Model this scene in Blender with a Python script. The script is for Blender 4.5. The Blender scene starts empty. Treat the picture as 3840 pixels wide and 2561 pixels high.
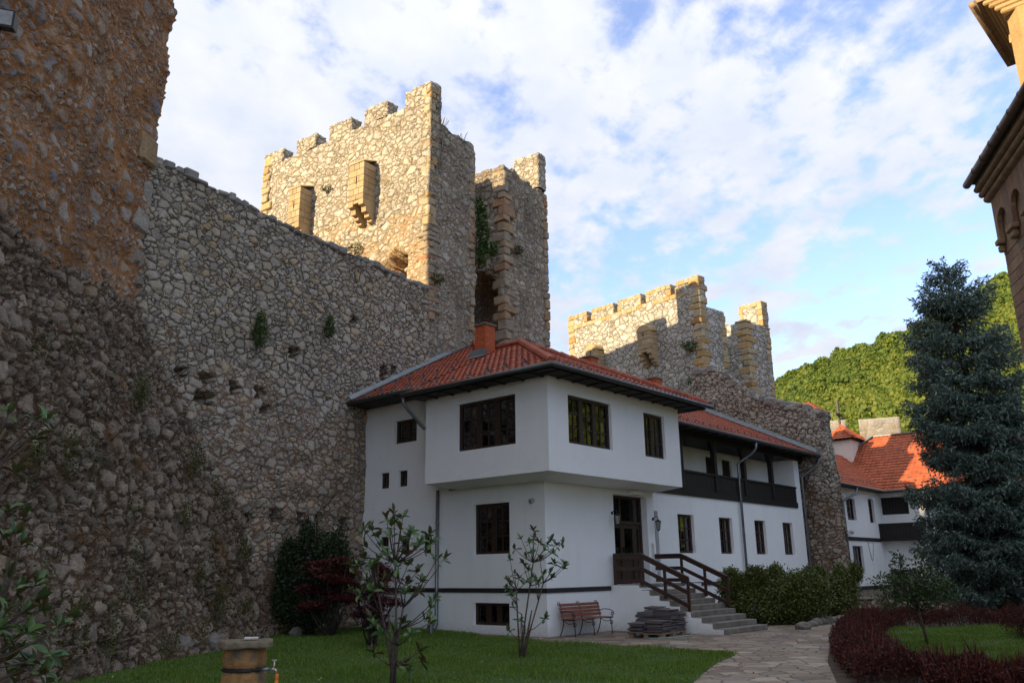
import bpy, bmesh, math, random
import numpy as np
from mathutils import Vector, Matrix, noise as mnoise
R = math.radians
rng = np.random.default_rng(7)
random.seed(7)
SC = bpy.context.scene
COL = SC.collection
# ------------------------------------------------------------------ camera and calibrated frames
CAMH = 1.7
FP, PITCH, ROLL, HAZ = 3127.17, R(15.4475), R(-.75837), R(41.1687)
_cp, _sp, _c, _s = math.cos(PITCH), math.sin(PITCH), math.cos(ROLL), math.sin(ROLL)
FV = np.array([0, _cp, _sp]); _U = np.array([0, -_sp, _cp]); _X = np.array([1., 0, 0])
XV = _c * _X + _s * _U
UV = -_s * _X + _c * _U
CP = np.array([0, 0, CAMH])
KD = 3840 / 2351
def ray(x, y):
    return FV + XV * (x * KD - 1920) / FP - UV * (y * KD - 1280.5) / FP
def at(x, y, Y):
    """world point seen at (x, y) of the 2351 px wide photo, at world depth Y"""
    d = ray(x, y); return CP + d * (Y / d[1])
def atd(x, y, dist):
    d = ray(x, y); return CP + d * (dist / math.hypot(d[0], d[1]))
def gnd(x, y, z=0.):
    d = ray(x, y); return CP + d * ((z - CAMH) / d[2])
def azv(a):
    a = R(a); return np.array([math.sin(a), math.cos(a), 0])
HO = gnd(1257.5, 1462.5)                    # house corner
HR = np.array([math.sin(HAZ), math.cos(HAZ), 0]); HL = np.array([-math.cos(HAZ), math.sin(HAZ), 0])
HROT = math.pi / 2 - HAZ
def ground_z(x, y):
    t = np.clip((np.asarray(y, float) - 27) / 30, 0, 1)
    return -0.72 * t * t * (3 - 2 * t)

# ------------------------------------------------------------------ node helpers
class NT:
    def __init__(s, tree): s.t = tree; s.n = tree.nodes; s.l = tree.links
    def __call__(s, typ, _p=None, **k):
        nd = s.n.new('ShaderNode' + typ)
        for a, v in (_p or {}).items(): setattr(nd, a, v)
        for a, v in k.items():
            key = int(a[1:]) if a[0] == 'i' and a[1:].isdigit() else a.replace('_', ' ')
            inp = nd.inputs[key]
            if isinstance(v, bpy.types.NodeSocket): s.l.new(v, inp)
            elif isinstance(v, tuple) and len(v) == 3 and inp.type == 'RGBA': inp.default_value = (*v, 1)
            else: inp.default_value = v
        return nd
    def math(s, op, a, b=0., c=0., clamp=False):
        return s('Math', {'operation': op, 'use_clamp': clamp}, i0=a, i1=b, i2=c).outputs[0]
    def mix(s, f, a, b, mode='MIX'):
        return s('MixRGB', {'blend_type': mode}, Fac=f, Color1=a, Color2=b).outputs[0]
    def ramp(s, f, stops, interp='LINEAR'):
        nd = s('ValToRGB', Fac=f); cr = nd.color_ramp; cr.interpolation = interp
        while len(cr.elements) < len(stops): cr.elements.new(.5)
        for e, (p, c) in zip(cr.elements, stops):
            e.position = p; e.color = (*c, 1) if isinstance(c, tuple) else (c, c, c, 1)
        return nd.outputs[0]
    def mapr(s, v, a, b, c=0., d=1., interp='LINEAR'):
        return s('MapRange', {'interpolation_type': interp}, Value=v, From_Min=a, From_Max=b, To_Min=c, To_Max=d).outputs[0]
    def noise(s, vec, scale, detail=3., rough=.55, dist=0.):
        return s('TexNoise', Vector=vec, Scale=scale, Detail=detail, Roughness=rough, Distortion=dist)
    def scale(s, vec, sc):
        return s('Mapping', Vector=vec, Scale=sc).outputs[0]
def new_mat(name):
    m = bpy.data.materials.new(name); m.use_nodes = True
    t = NT(m.node_tree); b = m.node_tree.nodes['Principled BSDF']
    return m, t, b
def setb(t, b, **k):
    for a, v in k.items():
        i = b.inputs[a.replace('_', ' ')]
        if isinstance(v, bpy.types.NodeSocket): t.l.new(v, i)
        elif isinstance(v, tuple) and len(v) == 3: i.default_value = (*v, 1)
        else: i.default_value = v
def objco(t): return t('TexCoord').outputs['Object']
def bump(t, b, h, strength=.4, dist=.02):
    t.l.new(t('Bump', Strength=strength, Distance=dist, Height=h).outputs[0], b.inputs['Normal'])

def stone_mat(name, stones, mortar, size=.3, flat=1.4, w=(.02, .12), amp=.06, warp=.35, mortar2=None, low=None,
              streak=None, moss=None, patch=.5, fine=.5, size2=None):
    """rubble masonry: irregular stones in mortar, with real relief"""
    m, t, b = new_mat(name)
    co = objco(t)
    sv = t.scale(co, (1 / size, 1 / size, flat / size))
    nz = t.noise(sv, 1.1, 3, .6)
    off = t('VectorMath', {'operation': 'SUBTRACT'}, i0=nz.outputs['Color'], i1=(.5, .5, .5)).outputs[0]
    off = t('VectorMath', {'operation': 'SCALE'}, i0=off, Scale=warp * 2).outputs[0]
    nz2 = t.noise(sv, 3.6, 3, .65)
    of2 = t('VectorMath', {'operation': 'SUBTRACT'}, i0=nz2.outputs['Color'], i1=(.5, .5, .5)).outputs[0]
    off = t('VectorMath', {'operation': 'MULTIPLY_ADD'}, i0=of2, i1=(.34, .34, .34), i2=off).outputs[0]
    v = t('VectorMath', {'operation': 'ADD'}, i0=sv, i1=off).outputs[0]
    e = t('TexVoronoi', {'feature': 'DISTANCE_TO_EDGE'}, Vector=v, Scale=1., Randomness=.95).outputs['Distance']
    c = t('TexVoronoi', {'feature': 'F1'}, Vector=v, Scale=1., Randomness=.95)
    big = t.noise(co, .45, 4, .6).outputs[0]
    mid = t.noise(co, 2.3, 4, .65).outputs[0]
    fin = t.noise(co, 10, 8, .76).outputs[0]
    spk = t.noise(co, 31, 4, .7).outputs[0]
    if size2:       # a second, larger family of stones in places
        v2 = t('VectorMath', {'operation': 'SCALE'}, i0=v, Scale=size / size2).outputs[0]
        e2 = t('TexVoronoi', {'feature': 'DISTANCE_TO_EDGE'}, Vector=v2, Scale=1., Randomness=1.).outputs['Distance']
        c2 = t('TexVoronoi', {'feature': 'F1'}, Vector=v2, Scale=1., Randomness=1.)
        sel = t.mapr(t('SeparateColor', Color=c2.outputs['Color']).outputs[2], .45, .55)
        e = t.math('ADD', t.math('MULTIPLY', e2, sel), t.math('MULTIPLY', e, t.math('SUBTRACT', 1., sel)))
        ccol = t.mix(sel, c.outputs['Color'], c2.outputs['Color'])
    else: ccol = c.outputs['Color']
    e = t.math('ADD', e, t.math('MULTIPLY', t.math('SUBTRACT', fin, .5), .16))
    ww = t.mapr(mid, .3, .7, w[1] * .5, w[1] * 1.7)
    if low:         # ruined, mortar-rich zone below a ragged height
        z = t('SeparateXYZ', Vector=co).outputs[2]
        zz = t.math('ADD', z, t.mapr(big, .3, .7, -2.5, 2.5))
        lowf = t.mapr(zz, low['z'] + .8, low['z'] - .8)
        ww = t.math('MULTIPLY', ww, t.mapr(lowf, 0, 1, 1, low.get('w', 1.6)))
    mask = t.mapr(t.math('DIVIDE', t.math('SUBTRACT', e, w[0]), ww), 0, 1, 0, 1, 'SMOOTHSTEP')
    sep = t('SeparateColor', Color=ccol)
    n = len(stones)
    col = t.ramp(sep.outputs[0], [((i + .5) / n, s) for i, s in enumerate(stones)])
    col = t.mix(t.mapr(fin, .62, .36, 0, fine), col, t.mix(1., col, (.36, .34, .32), 'MULTIPLY'))
    col = t.mix(t.mapr(spk, .58, .70, 0, .45), col, t.mix(.5, col, (.62, .60, .56)))
    mortar_f = t.mapr(fin, .66, .38, 0, .6)
    mc = mortar
    mcol = t.mix(t.mapr(mid, .35, .65), mortar, mortar2 or mortar)
    if low:
        mcol = t.mix(lowf, mcol, t.mix(t.mapr(mid, .4, .62), low['mortar'], low['mortar2']))
        col = t.mix(t.math('MULTIPLY', lowf, low.get('tint', .0)), col, low['mortar'])
    mcol = t.mix(mortar_f, mcol, t.mix(1., mcol, (.4, .38, .36), 'MULTIPLY'))
    col = t.mix(mask, mcol, col)
    col = t.mix(t.mapr(big, .38, .66, 0, patch), col, t.mix(1., col, (.55, .52, .48), 'MULTIPLY'))
    if streak:
        sn = t.noise(t.scale(co, streak.get('sc', (.9, .9, .06))), 1., 4, .6).outputs[0]
        col = t.mix(t.mapr(sn, streak['a'], streak['b'], 0, streak['f']), col, streak['c'])
    if moss:
        mn = t.noise(co, moss.get('s', 1.2), 6, .75).outputs[0]
        col = t.mix(t.mapr(mn, moss['a'], moss['a'] + .08, 0, moss['f']), col,
                    t.mix(t.mapr(mid, .42, .58), moss['c1'], moss['c2']))
    setb(t, b, Base_Color=col, Roughness=.92)
    b.inputs['Specular IOR Level'].default_value = .2
    dome = t.mapr(e, w[0] * .5, w[0] + .26, 0, 1, 'SMOOTHERSTEP')
    h = t.math('MULTIPLY', t.math('ADD', t.math('MULTIPLY', mask, .45), t.math('MULTIPLY', dome, .55)), t.mapr(sep.outputs[1], 0, 1, .5, 1.05))
    h = t.math('ADD', h, t.math('MULTIPLY', t.math('SUBTRACT', fin, .5), .8))
    h = t.math('ADD', h, t.math('MULTIPLY', t.math('SUBTRACT', mid, .5), .5))
    dn = t('Displacement', Height=h, Midlevel=.5, Scale=amp)
    t.l.new(dn.outputs[0], m.node_tree.nodes['Material Output'].inputs['Displacement'])
    m.displacement_method = 'BOTH'
    return m

def block_mat(name, cols, amp=.02, rough=.9, mult=.4):
    """dressed blocks, one tone per block"""
    m, t, b = new_mat(name); co = objco(t)
    r = t('NewGeometry').outputs['Random Per Island']
    n = len(cols)
    col = t.ramp(r, [((i + .5) / n, s) for i, s in enumerate(cols)])
    f = t.noise(co, 9, 5, .7).outputs[0]; g = t.noise(co, 1.7, 4, .6).outputs[0]
    col = t.mix(t.mapr(f, .3, .7, 0, mult), col, t.mix(1., col, (.5, .45, .4), 'MULTIPLY'))
    col = t.mix(t.mapr(g, .45, .65, 0, mult), col, t.mix(1., col, (.6, .55, .5), 'MULTIPLY'))
    setb(t, b, Base_Color=col, Roughness=rough); b.inputs['Specular IOR Level'].default_value = .25
    bump(t, b, f, .7, amp * 2)
    return m

def flat_mat(name, col, rough=.6, var=.15, scale=6., bumpd=0., metal=0., spec=.4, col2=None):
    m, t, b = new_mat(name); co = objco(t)
    f = t.noise(co, scale, 4, .6).outputs[0]
    c2 = col2 or tuple(x * (1 - var * 2) for x in col)
    setb(t, b, Base_Color=t.mix(t.mapr(f, .35, .65), col, c2), Roughness=rough, Metallic=metal)
    b.inputs['Specular IOR Level'].default_value = spec
    if bumpd: bump(t, b, t.noise(co, scale * 6, 4, .6).outputs[0], .6, bumpd)
    return m

def leaf_mat(name, cols, back=None, rough=.5, trans=.25, spec=.4, tint=False):
    m, t, b = new_mat(name)
    g = t('NewGeometry')
    n = len(cols)
    f = g.outputs['Random Per Island']
    if tint: f = t.math('ADD', t.math('MULTIPLY', f, .3), t.math('MULTIPLY', t('Attribute', {'attribute_name': 'tint'}).outputs['Fac'], .7))
    col = t.ramp(f, [((i + .5) / n, s) for i, s in enumerate(cols)])
    if back: col = t.mix(t.math('MULTIPLY', g.outputs['Backfacing'], t.mapr(f, .2, .7, .15, 1.)), col, back)
    setb(t, b, Base_Color=col, Roughness=rough); b.inputs['Specular IOR Level'].default_value = spec
    if trans:
        tr = t('BsdfTranslucent', Color=col)
        ms = t('MixShader', Fac=trans, i1=b.outputs[0], i2=tr.outputs[0])
        t.l.new(ms.outputs[0], m.node_tree.nodes['Material Output'].inputs['Surface'])
    return m

# ------------------------------------------------------------------ object helpers
def link(name, me, mat=None, parent=None):
    o = bpy.data.objects.new(name, me); COL.objects.link(o)
    if mat is not None: me.materials.append(mat)
    if parent is not None: o.parent = parent
    return o
def thing(name, label, cat, loc=(0, 0, 0), rz=0., group=None):
    o = bpy.data.objects.new(name, None); COL.objects.link(o); o.empty_display_size = .2
    o.location = [float(v) for v in loc]; o.rotation_euler = (0, 0, rz)
    return tag(o, label, cat, group)
def tag(o, label, cat, group=None):
    o['label'] = label; o['category'] = cat
    if group: o['group'] = group
    return o
def kind(o, k): o['kind'] = k; return o
def copy_tree(o, parent=None):
    c = o.copy(); COL.objects.link(c)
    if parent is not None: c.parent = parent
    for ch in list(o.children): copy_tree(ch, c)
    return c

def np_mesh(name, V, F, smooth=False, tint=None):
    me = bpy.data.meshes.new(name)
    V = np.asarray(V, np.float32); F = np.asarray(F, np.int32)
    k = F.shape[1]
    me.vertices.add(len(V)); me.vertices.foreach_set('co', V.ravel())
    me.loops.add(F.size); me.loops.foreach_set('vertex_index', F.ravel())
    me.polygons.add(len(F)); me.polygons.foreach_set('loop_start', np.arange(0, F.size, k, dtype=np.int32))
    if smooth: me.polygons.foreach_set('use_smooth', np.ones(len(F), bool))
    if tint is not None:
        at_ = me.attributes.new('tint', 'FLOAT', 'POINT'); at_.data.foreach_set('value', np.asarray(tint, np.float32))
    me.update(calc_edges=True); me.validate()
    return me

class GM:
    """dense grid faces, welded, for masonry with real relief"""
    def __init__(s): s.V = []; s.F = []; s.n = 0
    def grid(s, p, u, v, nu, nv):
        p, u, v = (np.asarray(a, float) for a in (p, u, v))
        nu = max(1, int(nu)); nv = max(1, int(nv))
        a, b = np.meshgrid(np.linspace(0, 1, nu + 1), np.linspace(0, 1, nv + 1))
        P = p + a.reshape(-1, 1) * u + b.reshape(-1, 1) * v
        i = np.arange(nv * (nu + 1)).reshape(nv, nu + 1)[:, :-1].ravel() + s.n
        s.V.append(P); s.F.append(np.stack([i, i + 1, i + nu + 2, i + nu + 1], 1)); s.n += len(P)
    def box(s, x0, x1, y0, y1, z0, z1, st=.1, sides=('-x', '+x', '-y', '+y', '+z')):
        c = lambda d: math.ceil((d - 1e-6) / st)
        nx, ny, nz = c(x1 - x0), c(y1 - y0), c(z1 - z0)
        X, Y, Z = x1 - x0, y1 - y0, z1 - z0
        for q in sides:
            if q == '-y': s.grid((x0, y0, z0), (X, 0, 0), (0, 0, Z), nx, nz)
            if q == '+y': s.grid((x1, y1, z0), (-X, 0, 0), (0, 0, Z), nx, nz)
            if q == '-x': s.grid((x0, y1, z0), (0, -Y, 0), (0, 0, Z), ny, nz)
            if q == '+x': s.grid((x1, y0, z0), (0, Y, 0), (0, 0, Z), ny, nz)
            if q == '+z': s.grid((x0, y0, z1), (X, 0, 0), (0, Y, 0), nx, ny)
            if q == '-z': s.grid((x0, y1, z0), (X, 0, 0), (0, -Y, 0), nx, ny)
    def build(s, name, mat, parent=None, fn=None, smooth=True):
        me = np_mesh(name, np.concatenate(s.V), np.concatenate(s.F), smooth)
        bm = bmesh.new(); bm.from_mesh(me)
        bmesh.ops.remove_doubles(bm, verts=bm.verts, dist=.004)
        bm.to_mesh(me); bm.free()
        if fn is not None:
            V = np.empty(len(me.vertices) * 3, np.float32); me.vertices.foreach_get('co', V)
            V = fn(V.reshape(-1, 3)); me.vertices.foreach_set('co', V.ravel().astype(np.float32)); me.update()
        return link(name, me, mat, parent)
def relief(V, axis, amp, sc=.6, seed=0.):
    for i in range(len(V)):
        p = V[i]; V[i, axis] += amp * mnoise.noise(Vector((p[0] * sc + seed, p[1] * sc, p[2] * sc)))
    return V

class MB:
    """small hard-edged pieces collected into one bmesh"""
    def __init__(s): s.bm = bmesh.new()
    def face(s, pts):
        try: return s.bm.faces.new([s.bm.verts.new(tuple(map(float, p))) for p in pts])
        except ValueError: return None
    def box(s, x0, x1, y0, y1, z0, z1, bev=0., jit=0.):
        P = [(x, y, z) for z in (z0, z1) for y in (y0, y1) for x in (x0, x1)]
        if jit: P = [tuple(c + random.uniform(-jit, jit) for c in p) for p in P]
        v = [s.bm.verts.new(p) for p in P]
        fs = [s.bm.faces.new([v[i] for i in f]) for f in ((0, 2, 3, 1), (4, 5, 7, 6), (0, 1, 5, 4), (2, 6, 7, 3), (0, 4, 6, 2), (1, 3, 7, 5))]
        if bev:
            es = list({e for f in fs for e in f.edges})
            bmesh.ops.bevel(s.bm, geom=es, offset=bev, segments=1, affect='EDGES', profile=.5)
        return s
    def hexa(s, P):
        """8 points: bottom 4 (ccw) then top 4"""
        v = [s.bm.verts.new(tuple(map(float, p))) for p in P]
        for f in ((3, 2, 1, 0), (4, 5, 6, 7), (0, 1, 5, 4), (1, 2, 6, 5), (2, 3, 7, 6), (3, 0, 4, 7)): s.bm.faces.new([v[i] for i in f])
        return s
    def bar(s, a, b, w, h, up=(0, 0, 1)):
        a, b = Vector(tuple(a)), Vector(tuple(b)); d = (b - a).normalized(); u = Vector(up)
        sd = d.cross(u).normalized(); u2 = sd.cross(d).normalized()
        P = [p + sd * i * w / 2 + u2 * j * h / 2 for p in (a, b) for i, j in ((-1, -1), (1, -1), (1, 1), (-1, 1))]
        return s.hexa(P)
    def tube(s, pts, r, n=8, cap=True):
        pts = [Vector(tuple(map(float, p))) for p in pts]
        rr = r if isinstance(r, (list, tuple)) else [r] * len(pts)
        rings = []; pu = None
        for i, p in enumerate(pts):
            d = (pts[min(i + 1, len(pts) - 1)] - pts[max(i - 1, 0)]).normalized()
            if pu is None: pu = Vector((0, 0, 1)) if abs(d.z) < .9 else Vector((1, 0, 0))
            sd = d.cross(pu).normalized(); u = sd.cross(d).normalized(); pu = u
            rings.append([s.bm.verts.new(p + (sd * math.cos(2 * math.pi * k / n) + u * math.sin(2 * math.pi * k / n)) * rr[i]) for k in range(n)])
        for A, B in zip(rings, rings[1:]):
            for k in range(n): s.bm.faces.new((A[k], A[(k + 1) % n], B[(k + 1) % n], B[k]))
        if cap:
            s.bm.faces.new(rings[0][::-1]); s.bm.faces.new(rings[-1])
        return s
    def prism(s, poly, a, b):
        """poly: points (u, v); a, b map (u, v) to the two ends"""
        A = [s.bm.verts.new(tuple(map(float, a(*p)))) for p in poly]; B = [s.bm.verts.new(tuple(map(float, b(*p)))) for p in poly]
        n = len(poly); s.bm.faces.new(A); s.bm.faces.new(B[::-1])
        for i in range(n): s.bm.faces.new((A[i], B[i], B[(i + 1) % n], A[(i + 1) % n]))
        return s
    def lathe(s, prof, c, n=16):
        rings = []
        for rad, z in prof:
            rings.append([s.bm.verts.new((c[0] + rad * math.cos(2 * math.pi * k / n), c[1] + rad * math.sin(2 * math.pi * k / n), c[2] + z)) for k in range(n)])
        for A, B in zip(rings, rings[1:]):
            for k in range(n): s.bm.faces.new((A[k], A[(k + 1) % n], B[(k + 1) % n], B[k]))
        s.bm.faces.new(rings[0][::-1]); s.bm.faces.new(rings[-1])
        return s
    def build(s, name, mat, parent=None, smooth=False, recalc=True):
        if recalc: bmesh.ops.recalc_face_normals(s.bm, faces=s.bm.faces)
        me = bpy.data.meshes.new(name); s.bm.to_mesh(me); s.bm.free()
        if smooth:
            me.polygons.foreach_set('use_smooth', np.ones(len(me.polygons), bool)); me.update()
        return link(name, me, mat, parent)

def unit(a): return a / np.maximum(np.linalg.norm(a, axis=-1, keepdims=True), 1e-9)
def rdir(n, up=0.):
    d = rng.normal(size=(n, 3)); d[:, 2] += up; return unit(d)
def leaf_mesh(name, P, D, Nn, L, W, six=False, fold=.25):
    """P base points, D long axis, Nn rough face normal"""
    n = len(P); D = unit(D); S = unit(np.cross(D, Nn)); Nn = np.cross(S, D)
    L = np.broadcast_to(np.asarray(L, float), (n,))[:, None]; W = np.broadcast_to(np.asarray(W, float), (n,))[:, None]
    if six:
        pts = [P, P + D * L * .35 + S * W * .5 + Nn * W * fold, P + D * L * .7 + S * W * .42 + Nn * W * fold, P + D * L - Nn * L * .08,
               P + D * L * .7 - S * W * .42 + Nn * W * fold, P + D * L * .35 - S * W * .5 + Nn * W * fold]
        V = np.stack(pts, 1).reshape(-1, 3); i = np.arange(n)[:, None] * 6
        F = np.concatenate([i + np.array([[0, 1, 2, 3]]), i + np.array([[0, 3, 4, 5]])])
    else:
        pts = [P, P + D * L * .5 - S * W * .5, P + D * L, P + D * L * .5 + S * W * .5]
        V = np.stack(pts, 1).reshape(-1, 3); F = np.arange(n * 4).reshape(n, 4)
    return np_mesh(name, V, F)
# ------------------------------------------------------------------ materials
M = {}
M['wall'] = stone_mat('rubble_grey', [(0.382, 0.335, 0.270), (0.498, 0.445, 0.369), (0.572, 0.515, 0.427), (0.445, 0.390, 0.315), (0.551, 0.460, 0.333), (0.509, 0.455, 0.378), (0.339, 0.305, 0.257), (0.530, 0.400, 0.243), (0.477, 0.430, 0.360)],
    (0.106, 0.084, 0.063), size=.225, flat=1.4, w=(.02, .10), amp=.065, mortar2=(0.180, 0.145, 0.108), warp=.28, size2=.34,
    low=dict(z=7.4, w=1.35, mortar=(0.233, 0.175, 0.126), mortar2=(0.286, 0.165, 0.104), tint=.10), patch=.35, fine=.5)
M['tower_left'] = stone_mat('rubble_orange', [(0.365, 0.300, 0.251), (0.467, 0.400, 0.346), (0.243, 0.220, 0.221), (0.507, 0.369, 0.251), (0.548, 0.480, 0.420), (0.385, 0.260, 0.168), (0.304, 0.270, 0.257), (0.446, 0.300, 0.189)],
    (0.507, 0.255, 0.105), size=.21, flat=1.2, w=(.05, .16), amp=.085, warp=.5, mortar2=(0.385, 0.170, 0.063), patch=.45, fine=.55, size2=.5,
    streak=dict(a=.57, b=.70, f=.4, c=(.16, .13, .11)))
M['talus'] = stone_mat('talus_stone', [(0.244, 0.200, 0.153), (0.331, 0.274, 0.213), (0.417, 0.350, 0.275), (0.287, 0.232, 0.174), (0.489, 0.412, 0.326), (0.373, 0.288, 0.204)],
    (0.122, 0.082, 0.053), size=.24, flat=1.15, w=(.03, .13), amp=.16, warp=.5, mortar2=(0.186, 0.112, 0.064), patch=.5, fine=.6, size2=.48,
    moss=dict(s=.9, a=.59, f=.6, c1=(0.101, 0.093, 0.019), c2=(0.230, 0.093, 0.030)))
M['tower1'] = stone_mat('tower_limestone', [(.50, .47, .41), (.58, .555, .50), (.64, .62, .57), (.53, .48, .39), (.46, .44, .40), (.61, .56, .47)],
    (.21, .165, .115), size=.29, flat=1.35, w=(.02, .10), amp=.065, warp=.30, mortar2=(.40, .32, .21), patch=.3, fine=.55, size2=.42,
    low=dict(z=15.8, w=2.0, mortar=(.50, .37, .21), mortar2=(.44, .26, .12), tint=.3))
M['tower1_end'] = stone_mat('tower_end_rubble', [(0.460, 0.424, 0.367), (0.575, 0.533, 0.459), (0.345, 0.314, 0.270), (0.655, 0.605, 0.520), (0.506, 0.407, 0.296)],
    (0.276, 0.226, 0.168), size=.27, flat=1.25, w=(.04, .15), amp=.09, warp=.42, mortar2=(0.414, 0.336, 0.245), patch=.55, fine=.65, size2=.42,
    streak=dict(a=.54, b=.66, f=.55, c=(0.149, 0.127, 0.102)))
M['tower2'] = stone_mat('tower_limestone_far', [(.48, .45, .40), (.58, .55, .50), (.66, .64, .59), (.52, .49, .44), (.44, .42, .39)],
    (.17, .15, .12), size=.32, flat=1.3, w=(.02, .09), amp=.05, warp=.3, mortar2=(.33, .29, .23), patch=.2, fine=.5, size2=.46)
M['ruin'] = stone_mat('ruin_stone', [(0.525, 0.484, 0.413), (0.598, 0.551, 0.470), (0.441, 0.403, 0.346), (0.651, 0.597, 0.509), (0.546, 0.469, 0.365)],
    (0.137, 0.107, 0.079), size=.34, flat=1.45, w=(.02, .10), amp=.10, warp=.28, mortar2=(0.231, 0.189, 0.139), patch=.3, fine=.6, size2=.24,
    low=dict(z=5.2, w=1.8, mortar=(0.158, 0.102, 0.062), mortar2=(0.252, 0.133, 0.077), tint=.35))
M['farwall'] = stone_mat('far_stone', [(.22, .215, .21), (.33, .32, .31), (.27, .22, .17), (.38, .36, .34)],
    (.34, .32, .295), size=.6, flat=1.5, w=(.03, .1), amp=.03, warp=.3)
M['quoin'] = block_mat('yellow_sandstone', [(.46, .31, .14), (.50, .37, .20), (.42, .25, .10), (.50, .41, .27), (.45, .36, .23)], amp=.02)
M['brickquoin'] = block_mat('weathered_orange_stone', [(.36, .255, .155), (.40, .31, .21), (.38, .205, .11), (.37, .31, .23), (.31, .265, .21)], amp=.03)
M['dressed'] = block_mat('dressed_limestone', [(.40, .31, .18), (.47, .37, .23), (.36, .28, .18), (.44, .33, .19)], amp=.012, mult=.35)
M['capstone'] = block_mat('grey_capstones', [(.22, .21, .195), (.30, .285, .265), (.17, .16, .15), (.36, .34, .31)], amp=.03)
M['boulder'] = block_mat('lichen_boulder', [(.26, .235, .205), (.34, .315, .28), (.20, .18, .155)], amp=.05, mult=.6)
# stucco
def stucco(name, col, dirt=.16):
    m, t, b = new_mat(name); co = objco(t)
    g = t.noise(co, .7, 6, .7).outputs[0]; f = t.noise(co, 34, 4, .65).outputs[0]; w = t.noise(co, 1.6, 3, .5).outputs[0]
    st = t.noise(t.scale(co, (2.2, 2.2, .3)), 1., 5, .65).outputs[0]; fl = t.noise(co, 9, 6, .75).outputs[0]
    c = t.mix(t.mapr(g, .40, .68, 0, dirt), col, t.mix(1., col, (.72, .72, .69), 'MULTIPLY'))
    c = t.mix(t.mapr(st, .52, .78, 0, dirt * .9), c, t.mix(1., c, (.62, .60, .56), 'MULTIPLY'))
    c = t.mix(t.mapr(fl, .60, .74, 0, .28), c, t.mix(1., c, (.74, .72, .68), 'MULTIPLY'))
    z = t.math('ADD', t('SeparateXYZ', Vector=co).outputs[2], t.math('MULTIPLY', t.math('SUBTRACT', fl, .5), .7))
    c = t.mix(t.mapr(z, .30, -.05, 0, .45), c, (.33, .30, .25))
    setb(t, b, Base_Color=c, Roughness=.88); b.inputs['Specular IOR Level'].default_value = .2
    bump(t, b, t.math('ADD', f, t.math('MULTIPLY', w, 2.5)), .6, .014)
    return m
M['white'] = stucco('white_stucco', (.79, .805, .805))
M['pink'] = stucco('pale_stucco', (.72, .64, .57), .2)
M['wood'] = flat_mat('dark_brown_wood', (.046, .024, .015), .5, .25, 9, .004)
M['woodrail'] = flat_mat('brown_painted_rail', (.060, .028, .020), .45, .2, 9, .004)
M['blackwood'] = flat_mat('blackened_wood', (.017, .014, .012), .6, .25, 9, .006)
M['band'] = flat_mat('dark_band', (.022, .020, .019), .7, .2, 5)
M['soffit'] = flat_mat('soffit_boards', (.030, .025, .021), .7, .2, 7, .004)
M['steel'] = flat_mat('galvanised_steel', (.20, .225, .235), .38, .12, 4, metal=.7)
M['gutter'] = flat_mat('dark_gutter', (.085, .092, .09), .4, .15, 4, metal=.5)
M['flash'] = flat_mat('zinc_flashing', (.22, .245, .26), .5, .12, 3, metal=.4)
M['iron'] = flat_mat('black_iron', (.012, .012, .013), .45, .1)
M['bench'] = flat_mat('varnished_slats', (.23, .063, .026), .38, .25, 12, .003)
M['slate'] = block_mat('slate_slabs', [(.19, .165, .165), (.24, .21, .205), (.14, .125, .13), (.27, .24, .23)], amp=.006, rough=.75)
M['pallet'] = flat_mat('pallet_wood', (.34, .25, .16), .8, .2, 8, .004)
M['concrete'] = flat_mat('worn_concrete', (.215, .19, .16), .9, .22, 3, .012)
M['brick'] = None
M['hose'] = flat_mat('blue_hose', (.10, .26, .42), .4)
M['ghose'] = flat_mat('green_hose', (.25, .36, .32), .4)
M['orange'] = flat_mat('orange_plastic', (.85, .21, .02), .35)
M['chrome'] = flat_mat('brass_tap', (.45, .42, .38), .3, .1, metal=.8)
M['soap'] = flat_mat('white_slab', (.62, .56, .52), .7)
M['board'] = flat_mat('green_board', (.045, .085, .07), .6)
M['pinkcurt'] = flat_mat('pink_cloth', (.55, .06, .16), .8)
M['curtain'] = flat_mat('white_curtain', (.62, .64, .64), .9)
M['globe'] = flat_mat('white_globe', (.75, .74, .70), .3)
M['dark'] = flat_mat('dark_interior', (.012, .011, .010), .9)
M['bark'] = flat_mat('grey_bark', (.115, .085, .068), .9, .25, 14, .01)
M['darkbark'] = flat_mat('dark_bark', (.05, .038, .03), .9, .25, 10, .02)
M['lampglass'] = flat_mat('lamp_glass', (.35, .36, .35), .15)
M['redboard'] = flat_mat('red_mulch', (.14, .045, .03), .9, .3, 12, .02)

m, t, b = new_mat('window_glass')
ge = t('NewGeometry'); dt = t.math('ABSOLUTE', t('VectorMath', {'operation': 'DOT_PRODUCT'}, i0=ge.outputs['Normal'], i1=ge.outputs['Incoming']).outputs['Value'])
fr = t.math('ADD', t.math('MULTIPLY', t.math('POWER', t.math('SUBTRACT', 1., dt), 5.), .92), .085)
gl = t('BsdfGlossy', Color=(.95, .97, 1.), Roughness=.02); tr = t('BsdfTransparent', Color=(.38, .40, .40))
ms = t('MixShader', Fac=t.math('MULTIPLY', fr, 1.15, clamp=True), i1=tr.outputs[0], i2=gl.outputs[0])
t.l.new(ms.outputs[0], m.node_tree.nodes['Material Output'].inputs['Surface'])
M['glass'] = m

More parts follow.
